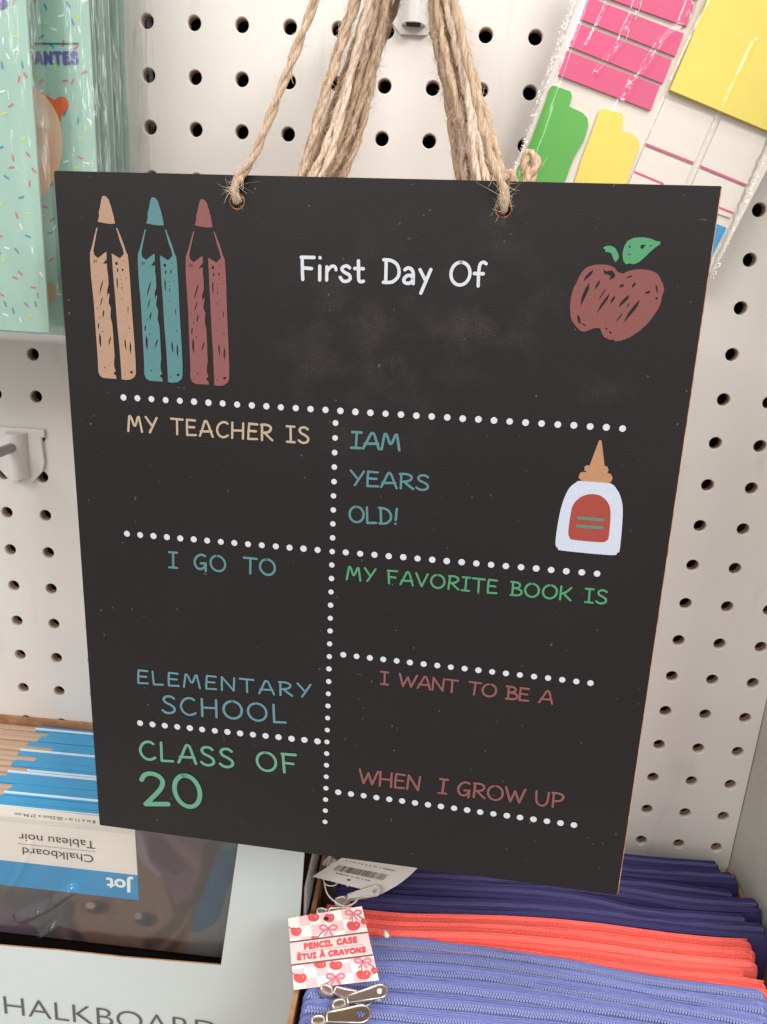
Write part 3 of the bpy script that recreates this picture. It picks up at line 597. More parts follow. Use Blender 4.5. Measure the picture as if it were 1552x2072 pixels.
mb = MB(); ribbon(mb, [p2.P(69, 88, .0004), p2.P(158, 88, .0004)], .0006, Vector((0, -1, 0))); mb.build('line_print', m_line, pk)
pp('peach_print', rnd(c1([(120, 480), (195, 515), (240, 545), (290, 600), (340, 680), (365, 770), (375, 880), (360, 980), (330, 1060), (290, 1120), (265, 1165), (180, 1200), (80, 1000), (60, 700)])), m_peach, .0004, pk)
pp('heart_print', rnd(c1([(235, 548), (300, 583), (330, 598), (355, 580), (390, 585), (412, 620), (402, 655), (372, 685), (360, 728), (335, 690), (300, 615)])), m_orange, .0003, pk)
pp('highlight_print', rnd(c1([(200, 640), (250, 640), (290, 700), (300, 770), (240, 770), (200, 740)])), m_cream, .0006, pk); pp('highlight_print', rnd(c1([(220, 880), (280, 870), (300, 900), (280, 970), (230, 975)])), m_cream, .0006, pk)
pp('amber_print', rnd(c1([(280, 1700), (315, 1705), (330, 1750), (315, 1800), (270, 1815)])), m_amber, .0004, pk)
Ya = -.092; p1_ = yplane(Ya); xa = p1_.P(75, 330).x
pk1 = pack(Ya, xa, p1_.P(60, 671).z, 'frontmost mint sprinkle pack cut off by the left edge of the photo', 430, 9)
pp('lettering', rnd([(-8, -4), (8, -6), (15, 4), (12, 15), (0, 19), (-8, 15)]), m_violet, .0004, pk1, p1_)

# ------------------------------------------------------------------ sticky tab pack, top right
Yt = -.022; pt_ = yplane(Yt); c3 = crop(1000, 0, 552 / 1552)
st = empty('sticky_tab_pack', pt_.P(1300, 500), 'tilted clear pack of pink, green and yellow sticky tabs, hanging top right behind the chalkboard', 'sticky notes')
m_cardw = mat('white_insert_card', rgb(226, 218, 208), .5, .4, col2=rgb(220, 212, 203), nscale=20)
mb = MB(); slab(mb, [pt_.P(*p) for p in c3([(560, -330), (1900, 160), (1900, 300), (1240, 1560), (-60, 1230), (100, 1000), (480, 0)])], (0, -1, 0), .0006); mb.build('insert_card', m_cardw, st)
m_pk = mat('pink_note', rgb(204, 80, 124), .45, .4, col2=rgb(216, 78, 128), nscale=40); m_gn = mat('green_tab', rgb(88, 176, 70), .4, .4, col2=rgb(82, 166, 66), nscale=30)
m_yl = mat('yellow_note', rgb(222, 206, 96), .5, .3, col2=rgb(228, 211, 96), nscale=30); m_yl2 = mat('yellow_pad_edge', rgb(190, 172, 50), .6); m_wh = mat('white_flag', rgb(222, 216, 207), .45, .4); m_bl = mat('blue_flag', rgb(40, 146, 204), .4)
def note(name, pts, m, h, th=.0008, ms=None, label=None, smooth=False):
    pts = rnd(pts) if smooth else pts
    mb = MB(); slab(mb, [pt_.P(x, y, h) for x, y in pts], (0, -1, 0), th, 0, 1 if ms else None); o = mb.build(name, [m, ms] if ms else m, st)
    if label: o['label'] = label
    return o
m_pk2 = mat('pink_pad_edge', rgb(178, 60, 104), .6)
for q_ in ([(600, -170), (1150, 15), (1095, 150), (540, -50)], [(535, -18), (1080, 192), (1030, 320), (485, 105)], [(472, 130), (1012, 342), (960, 475), (425, 262)], [(412, 288), (941, 490), (890, 628), (362, 425)], [(680, -330), (1215, -130), (1160, 0), (620, -190)]):
    note('pink_note', c3(q_), m_pk, .0016, .0014, m_pk2)
note('green_tab', c3([(345, 488), (435, 520), (443, 548), (425, 605), (500, 640), (530, 670), (536, 715), (510, 800), (450, 905), (400, 1040), (340, 1200), (30, 1200), (115, 1000), (215, 790), (300, 560), (318, 500), (330, 488)]), m_gn, .0012, .0008)
note('yellow_tab', c3([(620, 616), (725, 645), (738, 665), (722, 740), (790, 765), (818, 788), (826, 830), (790, 930), (745, 1060), (700, 1200), (400, 1200), (450, 1060), (500, 900), (560, 740), (598, 630)]), m_yl, .0012, .0008)
note('yellow_note_pad', c3([(1240, -60), (1000, 510), (1552, 742), (1760, 830), (2000, 240), (1900, -200)]), m_yl, .0042, .0038, m_yl2)
for q_ in ([(975, 560), (1252, 664), (1135, 935), (860, 822)], [(1290, 680), (1560, 790), (1440, 1055), (1172, 945)], [(855, 835), (1128, 945), (1040, 1150), (760, 1060)], [(1165, 960), (1432, 1070), (1345, 1240), (1085, 1150)]):
    note('white_flag', c3(q_), m_wh, .0010, .0006)
for a, b in (((866, 820), (1132, 925)), ((1174, 945), (1436, 1053)), ((800, 978), (960, 1045)), ((1240, 1165), (1360, 1212))):
    mb = MB(); ribbon(mb, [pt_.P(*q_, .0012) for q_ in c3([a, b])], .0009, Vector((0, -1, 0))); mb.build('pink_stripe', m_pk, st)
note('blue_flag', c3([(1180, 1240), (1322, 1296), (1238, 1460), (1090, 1400)]), m_bl, .0012, .0006)
# clear bag: a crumpled sheet running past the card on both sides, ridges down its length
m_bag = film_mat('clear_bag_film', .04, .07, .25, 120, (1, 1, 1), bdist=.0006)
A0 = pt_.P(*c3([(455, 0)])[0], .006); A1 = pt_.P(*c3([(85, 1080)])[0], .006); B1 = pt_.P(*c3([(1245, 1590)])[0], .006)
dn = (A1 - A0).normalized(); ac = (B1 - A1); ac = (ac - dn * ac.dot(dn)).normalized()
WB = (B1 - A0).dot(ac); HB = (B1 - A0).dot(dn)
def bagxy(p): d_ = pt_.P(*p, .006) - A0; return (d_.dot(ac), d_.dot(dn))
RIDGES = [([bagxy(q_) for q_ in c3(l_)], am, ww) for l_, am, ww in (([(665, -20), (600, 120), (525, 262)], .0011, .0009), ([(840, -60), (800, 80), (750, 180), (720, 260), (650, 340), (590, 415)], .0022, .0016), ([(1150, -60), (1110, 60), (1075, 140), (970, 230), (920, 310), (860, 400), (790, 470), (765, 545)], .0026, .0020), ([(725, 580), (690, 640)], .0018, .0014), ([(1230, 0), (1100, 260), (1010, 460), (900, 740)], .0007, .0008), ([(1480, 240), (1300, 620), (1180, 900)], .0007, .0012))]
mb = MB(); nx, nz = 210, 300; vs = []
for j in range(nz + 1):
    for i in range(nx + 1):
        a = i / nx; b = -0.45 + 1.45 * j / nz; p = A0 + ac * (WB * a) + dn * (HB * b); s_ = 1
        xx, zz = WB * a, HB * b; rdg = 0
        for ln_, am, ww in RIDGES:
            bd_ = 1e9; tt = 0
            for k in range(len(ln_) - 1):
                ax_, az_ = ln_[k]; bx_, bz_ = ln_[k + 1]; vx, vz = bx_ - ax_, bz_ - az_; t = max(0, min(1, ((xx - ax_) * vx + (zz - az_) * vz) / (vx * vx + vz * vz))); d_ = math.hypot(ax_ + vx * t - xx, az_ + vz * t - zz)
                if d_ < bd_: bd_ = d_; tt = (k + t) / (len(ln_) - 1)
            if bd_ < ww * 3: rdg += am * (1 - .5 * tt) * math.exp(-(bd_ / ww) ** 2) * (1 + .35 * noise.noise(Vector((zz * 300, xx * 300, 2))))
        rdg += .0006 * noise.noise(Vector((xx * 40, zz * 11, 3))) + .00022 * abs(noise.noise(Vector((xx * 130 + zz * 25, zz * 25, 8))))
        ed = max(0, 1 - min(xx, WB - xx) / .004); rdg += ed * .0005 * noise.noise(Vector((xx * 200, zz * 420, 1)))
        edge_in = .0045 * (1 - math.exp(-min(xx, WB - xx) / .003)); vs.append(p + Vector((0, .005 - edge_in, 0)) + Vector((0, -1, 0)) * rdg + ac * ed * .0006 * noise.noise(Vector((0, zz * 380, 5))))
mb.add(vs, [(j * (nx + 1) + i, j * (nx + 1) + i + 1, (j + 1) * (nx + 1) + i + 1, (j + 1) * (nx + 1) + i) for j in range(nz) for i in range(nx)], 0, True)
mb.build('clear_bag', m_bag, st)
for e_ in (0, 1):   # heat-sealed crimped side seams
    mb = MB(); 
    for j in range(260):
        b = -.45 + 1.45 * j / 260; p = A0 + ac * (WB * e_) + dn * (HB * b) + Vector((0, .004, 0)); wj = random.uniform(.0008, .0020)
        d1 = dn * HB * 1.45 / 260 * .8; sx = ac * (wj if e_ else -wj); up_ = Vector((0, -random.uniform(0, .0007), 0))
        mb.add([p, p + d1, p + d1 + sx + up_, p + sx + up_ * .5], [(0, 1, 2, 3)])
    mb.build('sealed_seam', film_mat('seam_film', .09, .14, .3, 200), st)

# ------------------------------------------------------------------ carton of blue chalkboard packs, lower left
m_kraft = mat('kraft_card', rgb(176, 134, 98), .85, .15, col2=rgb(150, 110, 80), nscale=160)
m_cartw = mat('coated_carton', rgb(192, 199, 199), .28, .45, col2=rgb(187, 194, 194), nscale=8)
YF = -.1035; fp = yplane(YF); ztop = -.418
ct = empty('display_carton', (-.06, -.05, -.64), 'pale grey display carton printed CHALKBOARD holding the blue packs, lower left', 'carton')
xr = fp.P(612, 1790).x; xl = -.20
mb = MB(); fr_ = [fp.P(u, v) for u, v in ((487, 1640), (616, 1655))]
wnd = [Vector((xl, YF, fp.P(0, 1917).z - .001)), fp.P(-200, 1890), fp.P(0, 1914), fp.P(120, 1923), fp.P(250, 1938), fp.P(447, 1953)]
prof = [Vector((xl, YF, -.64)), Vector((fp.P(575, 2300).x, YF, -.64)), fp.P(590, 2072), fp.P(604, 1900), fp.P(616, 1725), Vector((fp.P(618, 1660).x, YF, ztop)), Vector((fp.P(486, 1655).x, YF, ztop)), fp.P(447, 1953), fp.P(250, 1937), fp.P(120, 1923), fp.P(0, 1913), Vector((xl, YF, fp.P(0, 1905).z))]
slab(mb, prof, (0, -1, 0), .0009, 0, 1); mb.build('front_panel', [m_cartw, m_kraft], ct)
mb = MB(); mb.box((xr + .0008, YF / 2 + .002, (-.46 - .64) / 2), (.0014, abs(YF) - .010, .18)); mb.build('side_wall', m_cartw, ct)
mb = MB(); mb.box(((xl + xr) / 2, -.0018, (-.4285 - .64) / 2), (xr - xl, .0026, .2115)); mb.build('back_panel', m_kraft, ct)
typeset('lettering', 'CHALKBOARD', fp, (-44, 2045), (440, 2104), 38, mat('grey_print', rgb(84, 78, 78), .5), ct, .0004, bold=-.012)
# packs
m_blue = mat('blue_header_card', rgb(52, 148, 196), .30, .5, col2=rgb(46, 138, 188), nscale=20, coat=.2); m_bl_edge = mat('white_paper_edge', rgb(226, 236, 240), .5)
m_wood = mat('pale_wood_frame', rgb(196, 168, 146), .7, .25, col2=rgb(176, 148, 126), nscale=90, stretch=(.15, 3, 3)); m_blk = mat('slate_and_gap_shade', (.006, .004, .004, 1), .9, .1)
m_wrap = film_mat('shrink_wrap', .03, .13, .35, 55, (1, 1, .6), bdist=.002)
ordn = ['first', 'second', 'third', 'fourth', 'fifth', 'sixth', 'seventh', 'eighth', 'ninth', 'tenth', 'eleventh', 'twelfth', 'thirteenth', 'fourteenth', 'fifteenth', 'sixteenth', 'seventeenth']
NP = 15; zt = -.4285; xe = fp.P(470, 1700).x + .004; xstart = [52, 34, 46, 60, 18, -20, 8, -60, -70, -40, -90, -60, -200, -200, -200]
yfr = -.0905; pitch_ = (yfr + .0082) / (NP - 1)
blue0 = [67, 90, 71, 46, 99, 28, 67, 17, 54, 6, -10, 22, 12, -60, -160]
for i in range(NP):
    y = -.0082 + i * pitch_      # back to front
    n_ = NP - 1 - i
    x0 = -.20; xb = zplane(zt).P(blue0[i], 1470 + 150 * i / (NP - 1)).x
    if i == NP - 1: xb = x0
    lab = 'frontmost blue chalkboard pack, its upside-down label facing out' if n_ == 0 else 'blue-edged chalkboard pack, %s behind the frontmost in the carton' % ordn[n_ - 1]
    o = empty('chalkboard_pack', (-.05, y, -.635), lab, 'chalkboard pack', 'chalkboard packs standing in the carton')
    zz = zt - .0045 * (1 - i / (NP - 1)) + random.uniform(-.0008, .0006); tw = abs(pitch_) * .84
    mb = MB(); mb.box(((x0 + xe) / 2, y + tw * .1, (zz - .635) / 2), (xe - x0, tw, zz + .635)); mb.build('wooden_frame', m_wood, o, bevel=.0004)
    mb = MB(); t2 = abs(pitch_) * .975; mb.box(((xb + xe) / 2 + .001, y - .0001, zz - .016), (xe - xb, t2, .0345)); mb.build('header_card', m_blue, o, bevel=.0007)
    if i in (0, 5, 8, 9, 12, 14):
        mb = MB(); mb.box(((xb + xe) / 2, y + t2 * .34 * (1 if i % 2 else -1), zz + .0013 + .0006), (xe - xb - .002, .0005, .0012)); mb.build('card_edge', m_bl_edge, o)
    if n_ == 0: front = o; yfront = y - t2 / 2 - .0006
pf = yplane(yfront)
cc = crop(0, 1620, 340 / 1552)
m_lab = mat('label_paper', rgb(232, 224, 214), .35, .45, col2=rgb(228, 220, 210), nscale=20, coat=.3); m_lab2 = mat('label_grey', rgb(212, 207, 198), .35, .45, coat=.3); m_ink = mat('black_print', rgb(52, 48, 48), .5)
m_wbold = mat('white_print', rgb(236, 240, 240), .5)
def qd(name, px, m, h, th=None):
    mb = MB(); flat(mb, [[pf.P(x, y, h) for x, y in px]]); return mb.build(name, m, front)
mb = MB(); mb.box(((x0 + xe) / 2, yfront + .0008, (zt - .012 - .635) / 2), (xe - x0, .001, .635 + zt - .012)); mb.build('slate_with_gap_shade', m_blk, front)  # slate; below the picture its black also paints the gap's shadow
qd('label', [(-330, 1629 - 33), (-330, 1661 - 33), (0, 1661), (273.5, 1689), (273.2, 1660), (0, 1629)], m_lab2, .0004)
qd('label', [(-330, 1661 - 33), (-330, 1740 - 38), (0, 1740), (278.5, 1771), (273.5, 1689), (0, 1661)], m_lab, .0004)
qd('label_band', [(-330, 1740 - 38), (-330, 1790 - 38), (0, 1790), (281, 1821.6), (278.5, 1771), (0, 1740)], m_blue, .0004)
typeset('lettering', 'Chalkboard', pf, (188.5, 1731), (45, 1714.5), 16, m_ink, front, .0006)
typeset('lettering', 'Tableau noir', pf, (191.7, 1702.5), (36.5, 1686), 16.5, m_ink, front, .0006)
typeset('lettering', '8 in x 11 in • 20.32cm x 27.94 cm', pf, (192.8, 1660.5), (29.6, 1644), 6.5, m_ink, front, .0006)
typeset('lettering', 'Jot', pf, (270, 1783), (215, 1776), 25, m_wbold, front, .0006, bold=.03)
mb = MB(); ribbon(mb, [pf.P(36, 1707, .0006), pf.P(194, 1723.6, .0006)], .00022, Vector((0, -1, 0))); mb.build('label_rule', m_ink, front)
# the printed picture on the pack (a girl's face, upside down), as colour in a flat sheet
def inside(p, poly):
    c = False; n = len(poly)
    for i in range(n):
        a, b = poly[i], poly[(i + 1) % n]
        if (a[1] > p[1]) != (b[1] > p[1]) and p[0] < (b[0] - a[0]) * (p[1] - a[1]) / (b[1] - a[1]) + a[0]: c = not c
    return c
def dist(p, poly):
    d = 1e9; n = len(poly)
    for i in range(n):
        a, b = poly[i], poly[(i + 1) % n]; vx, vy = b[0] - a[0], b[1] - a[1]; L2 = vx * vx + vy * vy or 1
        t = max(0, min(1, ((p[0] - a[0]) * vx + (p[1] - a[1]) * vy) / L2)); d = min(d, math.hypot(a[0] + t * vx - p[0], a[1] + t * vy - p[1]))
    return d
cq = crop(230, 1660, 270 / 1552); ck = crop(0, 1800, 480 / 1552)
ell = lambda cx, cy, rx, ry, n=14: [(cx + rx * math.cos(2 * math.pi * k / n), cy + ry * math.sin(2 * math.pi * k / n)) for k in range(n)]
lay = [(cq([(-1400, 0), (900, 0), (900, 1800), (-1400, 1800)]), (104, 82, 74), 3),
       (ck([(0, 0), (420, 0), (400, 500), (0, 500)]), (74, 70, 74), 14),
       (ck([(0, 110), (60, 120), (240, 240), (200, 330), (0, 330)]), (92, 74, 88), 8),
       (cq([(250, 100), (1150, 180), (1080, 560), (950, 900), (760, 1000), (600, 720), (440, 600), (280, 430)]), (92, 70, 78), 5),
       (cq([(400, 160), (560, 170), (860, 560), (700, 640), (420, 420)]), (74, 56, 66), 7),
       (cq([(560, 160), (700, 170), (1010, 480), (960, 560)]), (104, 80, 84), 7),
       (cq([(260, 130), (330, 150), (420, 480), (560, 640), (500, 650), (330, 500), (270, 380)]), (116, 102, 108), 5),
       (cq([(1050, 250), (1220, 230), (1200, 420), (1080, 760), (1000, 930), (860, 1040), (780, 1060), (700, 1000), (900, 900), (1020, 600)]), (68, 56, 56), 6),
       (cq([(600, 740), (660, 780), (720, 1000), (900, 1020), (780, 1240), (560, 1440), (380, 1520), (330, 1420), (640, 1200), (700, 1100)]), (74, 58, 54), 6),
       (cq([(900, 1080), (960, 1100), (820, 1400), (680, 1560), (600, 1500), (780, 1300)]), (80, 62, 56), 6),
       (ck([(420, 60), (500, 60), (480, 200), (560, 340), (480, 360), (410, 200)]), (66, 58, 60), 8),
       (cq([(1260, 300), (1430, 260), (1370, 640), (1310, 850), (1230, 1130), (1150, 1220), (960, 1310), (930, 1240), (990, 1000), (1080, 760), (1150, 560), (1230, 400)]), (52, 76, 98), 1.5),
       (cq([(1230, 1130), (1310, 850), (1440, 500), (1300, 1650), (820, 1600), (900, 1300), (960, 1312), (1150, 1222)]), (94, 94, 94), 1.5),
       (cq([(1270, 280), (1440, 250), (1430, 330), (1250, 330)]), (84, 90, 98), 3),
       (ck([(500, 60), (720, 60), (760, 150), (700, 165), (540, 140)]), (92, 70, 62), 12),
       (ck(ell(635, 115, 82, 44)), (60, 46, 46), 3), (ck(ell(590, 105, 34, 24)), (138, 124, 122), 3), (ck(ell(655, 120, 28, 26)), (48, 40, 44), 2),
       (ck(ell(960, 195, 78, 46)), (66, 50, 50), 3), (ck(ell(905, 175, 26, 22)), (134, 120, 118), 3), (ck(ell(970, 205, 30, 28)), (50, 42, 46), 2)]
u0, u1, v0, v1 = -6, 492, 1672, 1946; nx, nz = 150, 90; vs = []; cols = []
for j in range(nz + 1):
    for i in range(nx + 1):
        u = u0 + (u1 - u0) * i / nx; vt_ = 1640 + .085 * u; vb_ = 1885 + .1185 * u; v = vt_ + (vb_ - vt_) * j / nz; vs.append(pf.P(u, v, .00015)); c = (70., 66., 66.)
        for poly, cl, so in lay:
            bb = min(q_[0] for q_ in poly) - so, max(q_[0] for q_ in poly) + so, min(q_[1] for q_ in poly) - so, max(q_[1] for q_ in poly) + so
            if not (bb[0] < u < bb[1] and bb[2] < v < bb[3]): continue
            d = dist((u, v), poly); d = d if inside((u, v), poly) else -d; t = max(0, min(1, .5 + d / so / 2)); t = t * t * (3 - 2 * t)
            c = tuple(a + (b - a) * t for a, b in zip(c, cl))
        g_ = 1 + .06 * noise.noise(Vector((u * .12, v * .12, 0))); cols.append(tuple(lin(q_ * g_) for q_ in c) + (1,))
mb = MB(); mb.add(vs, [(j * (nx + 1) + i, j * (nx + 1) + i + 1, (j + 1) * (nx + 1) + i + 1, (j + 1) * (nx + 1) + i)[::-1] for j in range(nz) for i in range(nx)])
m_pic = bpy.data.materials.new('printed_picture'); m_pic.use_nodes = True; at = m_pic.node_tree.nodes.new('ShaderNodeVertexColor'); at.layer_name = 'print'
m_pic.node_tree.links.new(at.outputs[0], m_pic.node_tree.nodes['Principled BSDF'].inputs['Base Color']); m_pic.node_tree.nodes['Principled BSDF'].inputs['Roughness'].default_value = .35
pic = mb.build('printed_picture', m_pic, front); ca_ = pic.data.color_attributes.new('print', 'FLOAT_COLOR', 'POINT')
for i, c in enumerate(cols): ca_.data[i].color = c
# shrink wrap, crumpled at the left
WR = []
for l_, am_, ww_ in (([(150, 1792), (128, 1805), (99, 1827), (45, 1848)], .0050, .0030), ([(115, 1866), (85, 1888)], .0036, .0022), ([(60, 1700), (40, 1760), (10, 1800)], .0008, .0020)):
    WR.append(([(pf.P(*q_).x, pf.P(*q_).z) for q_ in l_], am_, ww_))
def ridge(x, z, lines):
    r_ = 0
    for ln_, am, ww in lines:
        b_ = 1e9
        for k in range(len(ln_) - 1):
            ax_, az_ = ln_[k]; vx, vz = ln_[k + 1][0] - ax_, ln_[k + 1][1] - az_; t = max(0, min(1, ((x - ax_) * vx + (z - az_) * vz) / (vx * vx + vz * vz))); b_ = min(b_, math.hypot(ax_ + vx * t - x, az_ + vz * t - z))
        if b_ < ww * 3: r_ += am * math.exp(-(b_ / ww) ** 2) * (1 + .5 * noise.noise(Vector((x * 300, 0, z * 300))))
    return r_
mb = MB(); nx, nz = 230, 110; vs = []; xw0 = -.12
for j in range(nz + 1):
    for i in range(nx + 1):
        x = xw0 + (xe - .001 - xw0) * i / nx; zb0 = pf.P(max(u0, 776 + (x - .13) * 3000), 1885 + .1185 * max(0, 776 + (x - .13) * 3000)).z; z = zb0 + (zt - zb0 - .003) * j / nz
        vs.append((x, yfront - .0016 - .0005 * noise.noise(Vector((x * 60, 0, z * 60))) - ridge(x, z, WR), z))
mb.add(vs, [(j * (nx + 1) + i, j * (nx + 1) + i + 1, (j + 1) * (nx + 1) + i + 1, (j + 1) * (nx + 1) + i) for j in range(nz) for i in range(nx)], 0, True); mb.build('shrink_wrap', m_wrap, front)

# ------------------------------------------------------------------ tray of pencil cases, lower right
tray = empty('cardboard_tray', (.25, -.12, -.64), 'brown cardboard tray holding the zipped pencil cases, lower right', 'cardboard tray')
xt0, xt1 = .1165, .3895; yt0, yt1 = -.002, -.232; zt_ = -.482
mb = MB(); mb.box((xt0, (yt0 + yt1) / 2, (zt_ - .64) / 2), (.0025, yt0 - yt1 - .006, zt_ + .64)); mb.build('tray_wall', m_kraft, tray)
mb = MB(); mb.box((xt1, (yt0 + yt1) / 2, (zt_ - .012 - .64) / 2), (.0025, yt0 - yt1 - .006, zt_ + .628)); mb.build('tray_wall', m_kraft, tray)
mb = MB(); mb.box(((xt0 + xt1) / 2, yt1, (zt_ - .02 - .64) / 2), (xt1 - xt0, .0025, zt_ + .62)); mb.build('tray_wall', m_kraft, tray)
mb = MB(); mb.box(((xt0 + xt1) / 2, (yt0 + yt1) / 2, -.6385), (xt1 - xt0 - .004, yt0 - yt1 - .01, .002)); mb.build('tray_floor', m_kraft, tray)
def fabric(name, r, g, b):
    return mat(name, rgb(r, g, b), .75, .25, col2=rgb(r * .9, g * .9, b * .93), nscale=500, stretch=(1, 3, 3), bump=.5, bscale=1300, bdist=.0004)
F = {'navy': (fabric('navy_nylon', 58, 52, 98), mat('navy_coil', rgb(90, 88, 140), .45, .5)), 'coral': (fabric('coral_nylon', 255, 116, 104), mat('coral_coil', rgb(255, 112, 98), .45, .5)),
     'lavender': (fabric('lavender_nylon', 122, 131, 186), mat('lavender_coil', rgb(152, 162, 210), .45, .5))}
zp = zplane(-.478)
pouches = [('navy', [(700, 1700), (1000, 1712), (1320, 1739), (1462, 1748)], 10, -.001), ('navy', [(690, 1722), (1000, 1735), (1320, 1763), (1497, 1776)], 10, 0), ('navy', [(690, 1748), (1000, 1762), (1320, 1788), (1494, 1808)], 11, 0),
           ('navy', [(690, 1770), (900, 1778), (1150, 1790), (1280, 1806), (1391, 1826), (1542, 1834)], 12, .003), ('navy', [(680, 1786), (873, 1794), (1035, 1802), (1180, 1818), (1300, 1846), (1420, 1856), (1520, 1862)], 12, .001),
           ('navy', [(672, 1815), (873, 1827), (1035, 1834), (1180, 1842), (1260, 1852), (1391, 1868), (1560, 1884)], 12, .002),
           ('coral', [(650, 1838), (800, 1857), (1035, 1864), (1200, 1876), (1391, 1901), (1530, 1909)], 12, .0), ('coral', [(655, 1862), (800, 1878), (1000, 1885), (1178, 1900), (1356, 1925), (1534, 1938)], 12, .001),
           ('coral', [(660, 1880), (800, 1894), (1000, 1908), (1178, 1924), (1356, 1950), (1516, 1960)], 11, -.001), ('coral', [(670, 1896), (1000, 1922), (1142, 1942), (1320, 1968), (1462, 1980), (1560, 1996)], 11, -.001),
           ('lavender', [(650, 1905), (776, 1911), (873, 1917), (1018, 1935), (1178, 1962), (1320, 1990), (1560, 2020)], 12, .002), ('lavender', [(640, 1930), (850, 1942), (1000, 1956), (1213, 1988), (1356, 2014), (1560, 2050)], 12, .001),
           ('lavender', [(630, 1950), (838, 1964), (1018, 1981), (1213, 2014), (1391, 2047), (1560, 2078)], 12, .001), ('lavender', [(622, 1982), (838, 1995), (1018, 2013), (1213, 2042), (1356, 2066), (1560, 2106)], 13, .001),
           ('lavender', [(612, 2012), (804, 2030), (1012, 2052), (1178, 2068), (1356, 2096), (1550, 2136)], 13, .003), ('lavender', [(606, 2044), (804, 2062), (1000, 2082), (1200, 2104), (1540, 2160)], 13, .002), ('lavender', [(610, 2080), (804, 2096), (1000, 2118), (1200, 2144), (1530, 2198)], 13, .0)]
cnt = {}; PO = []
for idx, (cn_, px, wmm, dz) in enumerate(pouches):
    cnt[cn_] = cnt.get(cn_, 0) + 1
    path = catmull([zp.P(u, v) + Vector((0, 0, dz)) for u, v in px], 18)
    hz_ = random.Random(idx + 77).uniform(-.0016, .0010)
    for p in path: p.z += hz_; p.y = min(p.y, -.009); p.x = max(p.x, .1195); p.z += .0012 * noise.noise(Vector((p.x * 12, idx * 5.3, 0)))
    total = sum(1 for q_ in pouches if q_[0] == cn_)
    nm = ordn[cnt[cn_] - 1]
    nm = 'last' if cnt[cn_] == total else nm
    o = empty('pencil_case', (path[0] + path[-1]) / 2 - Vector((0, 0, .07)), '%s zipped %s pencil case counting from the pegboard, standing in the tray' % (nm, cn_), 'pencil case', '%s pencil cases in the tray' % cn_)
    hw = wmm / 1000 / 2 * (.88 + .14 * random.Random(idx * 13 + 5).random()); n = len(path); prof = [(-1, -.075), (-1.02, -.03), (-1, -.006), (-.92, -.0022), (-.74, -.0004), (-.58, 0), (-.44, -.0006), (-.36, -.0016), (0, -.0015), (.36, -.0016), (.44, -.0006), (.58, 0), (.74, -.0004), (.92, -.0022), (1, -.006), (1.02, -.03), (1, -.075)]
    q_ = len(prof); vs = []; tot = (path[-1] - path[0]).length; R0 = .007
    for i, p in enumerate(path):
        dl = (p - path[0]).length; dr_ = (p - path[-1]).length; e = 0
        for d in (dl, dr_):
            if d < R0: e = max(e, R0 - math.sqrt(max(0, R0 * R0 - (R0 - d) ** 2)))
        shr = 1 - .35 * min(1, e / R0)
        for k, (a, b) in enumerate(prof):
            wob = .0007 * noise.noise(Vector((p.x * 20, k * .35, idx * 7.))) + .00035 * noise.noise(Vector((p.x * 90, k * .6, idx * 3.)))
            vs.append((p.x, p.y + a * hw * shr + wob, p.z + b - e + (wob if 2 < k < q_ - 3 else 0)))
    mb = MB(); mb.add(vs, [(i * q_ + k, i * q_ + k + 1, (i + 1) * q_ + k + 1, (i + 1) * q_ + k) for i in range(n - 1) for k in range(q_ - 1)] , 0, True)
    mb.add(vs, [tuple(range(q_)), tuple((n - 1) * q_ + k for k in range(q_))[::-1]], 0)
    mb.build('pouch', F[cn_][0], o)
    mb = MB(); s_ = .004; seg = 0; acc = 0; L = [0]
    for i in range(1, n): L.append(L[-1] + (path[i] - path[i - 1]).length)
    while s_ < L[-1] - .004:
        while L[seg + 1] < s_: seg += 1
        p = path[seg].lerp(path[seg + 1], (s_ - L[seg]) / (L[seg + 1] - L[seg]))
        wob = .0007 * noise.noise(Vector((p.x * 20, 8 * .35, idx * 7.))) + .00035 * noise.noise(Vector((p.x * 90, 8 * .6, idx * 3.)))
        for sd in (-1, 1):
            mb.box(p + Vector((.0004 * sd, sd * .00088 + wob, -.00095 + wob)), (.00085, .0016, .0010), 0, Matrix.Rotation(.35 * sd, 3, 'Z'))
        s_ += .0015
    tag(mb.build('zipper_teeth', F[cn_][1], o), kind='stuff')
    # seam piping along both shoulders
    mb = MB()
    for sd in (-1, 1): mb.tube([p + Vector((0, sd * hw * .90 + .0004 * noise.noise(Vector((p.x * 40, sd, idx * 1.0))), -.0020)) for p in path[2:-2:2]], .0006, 6); mb.tube([p + Vector((0, sd * hw * .56 + .0003 * noise.noise(Vector((p.x * 40, sd, idx * 1.0))), .0001)) for p in path[3:-3:2]], .00045, 6)
    mb.build('piping', F[cn_][0], o)
    PO.append((o, path))

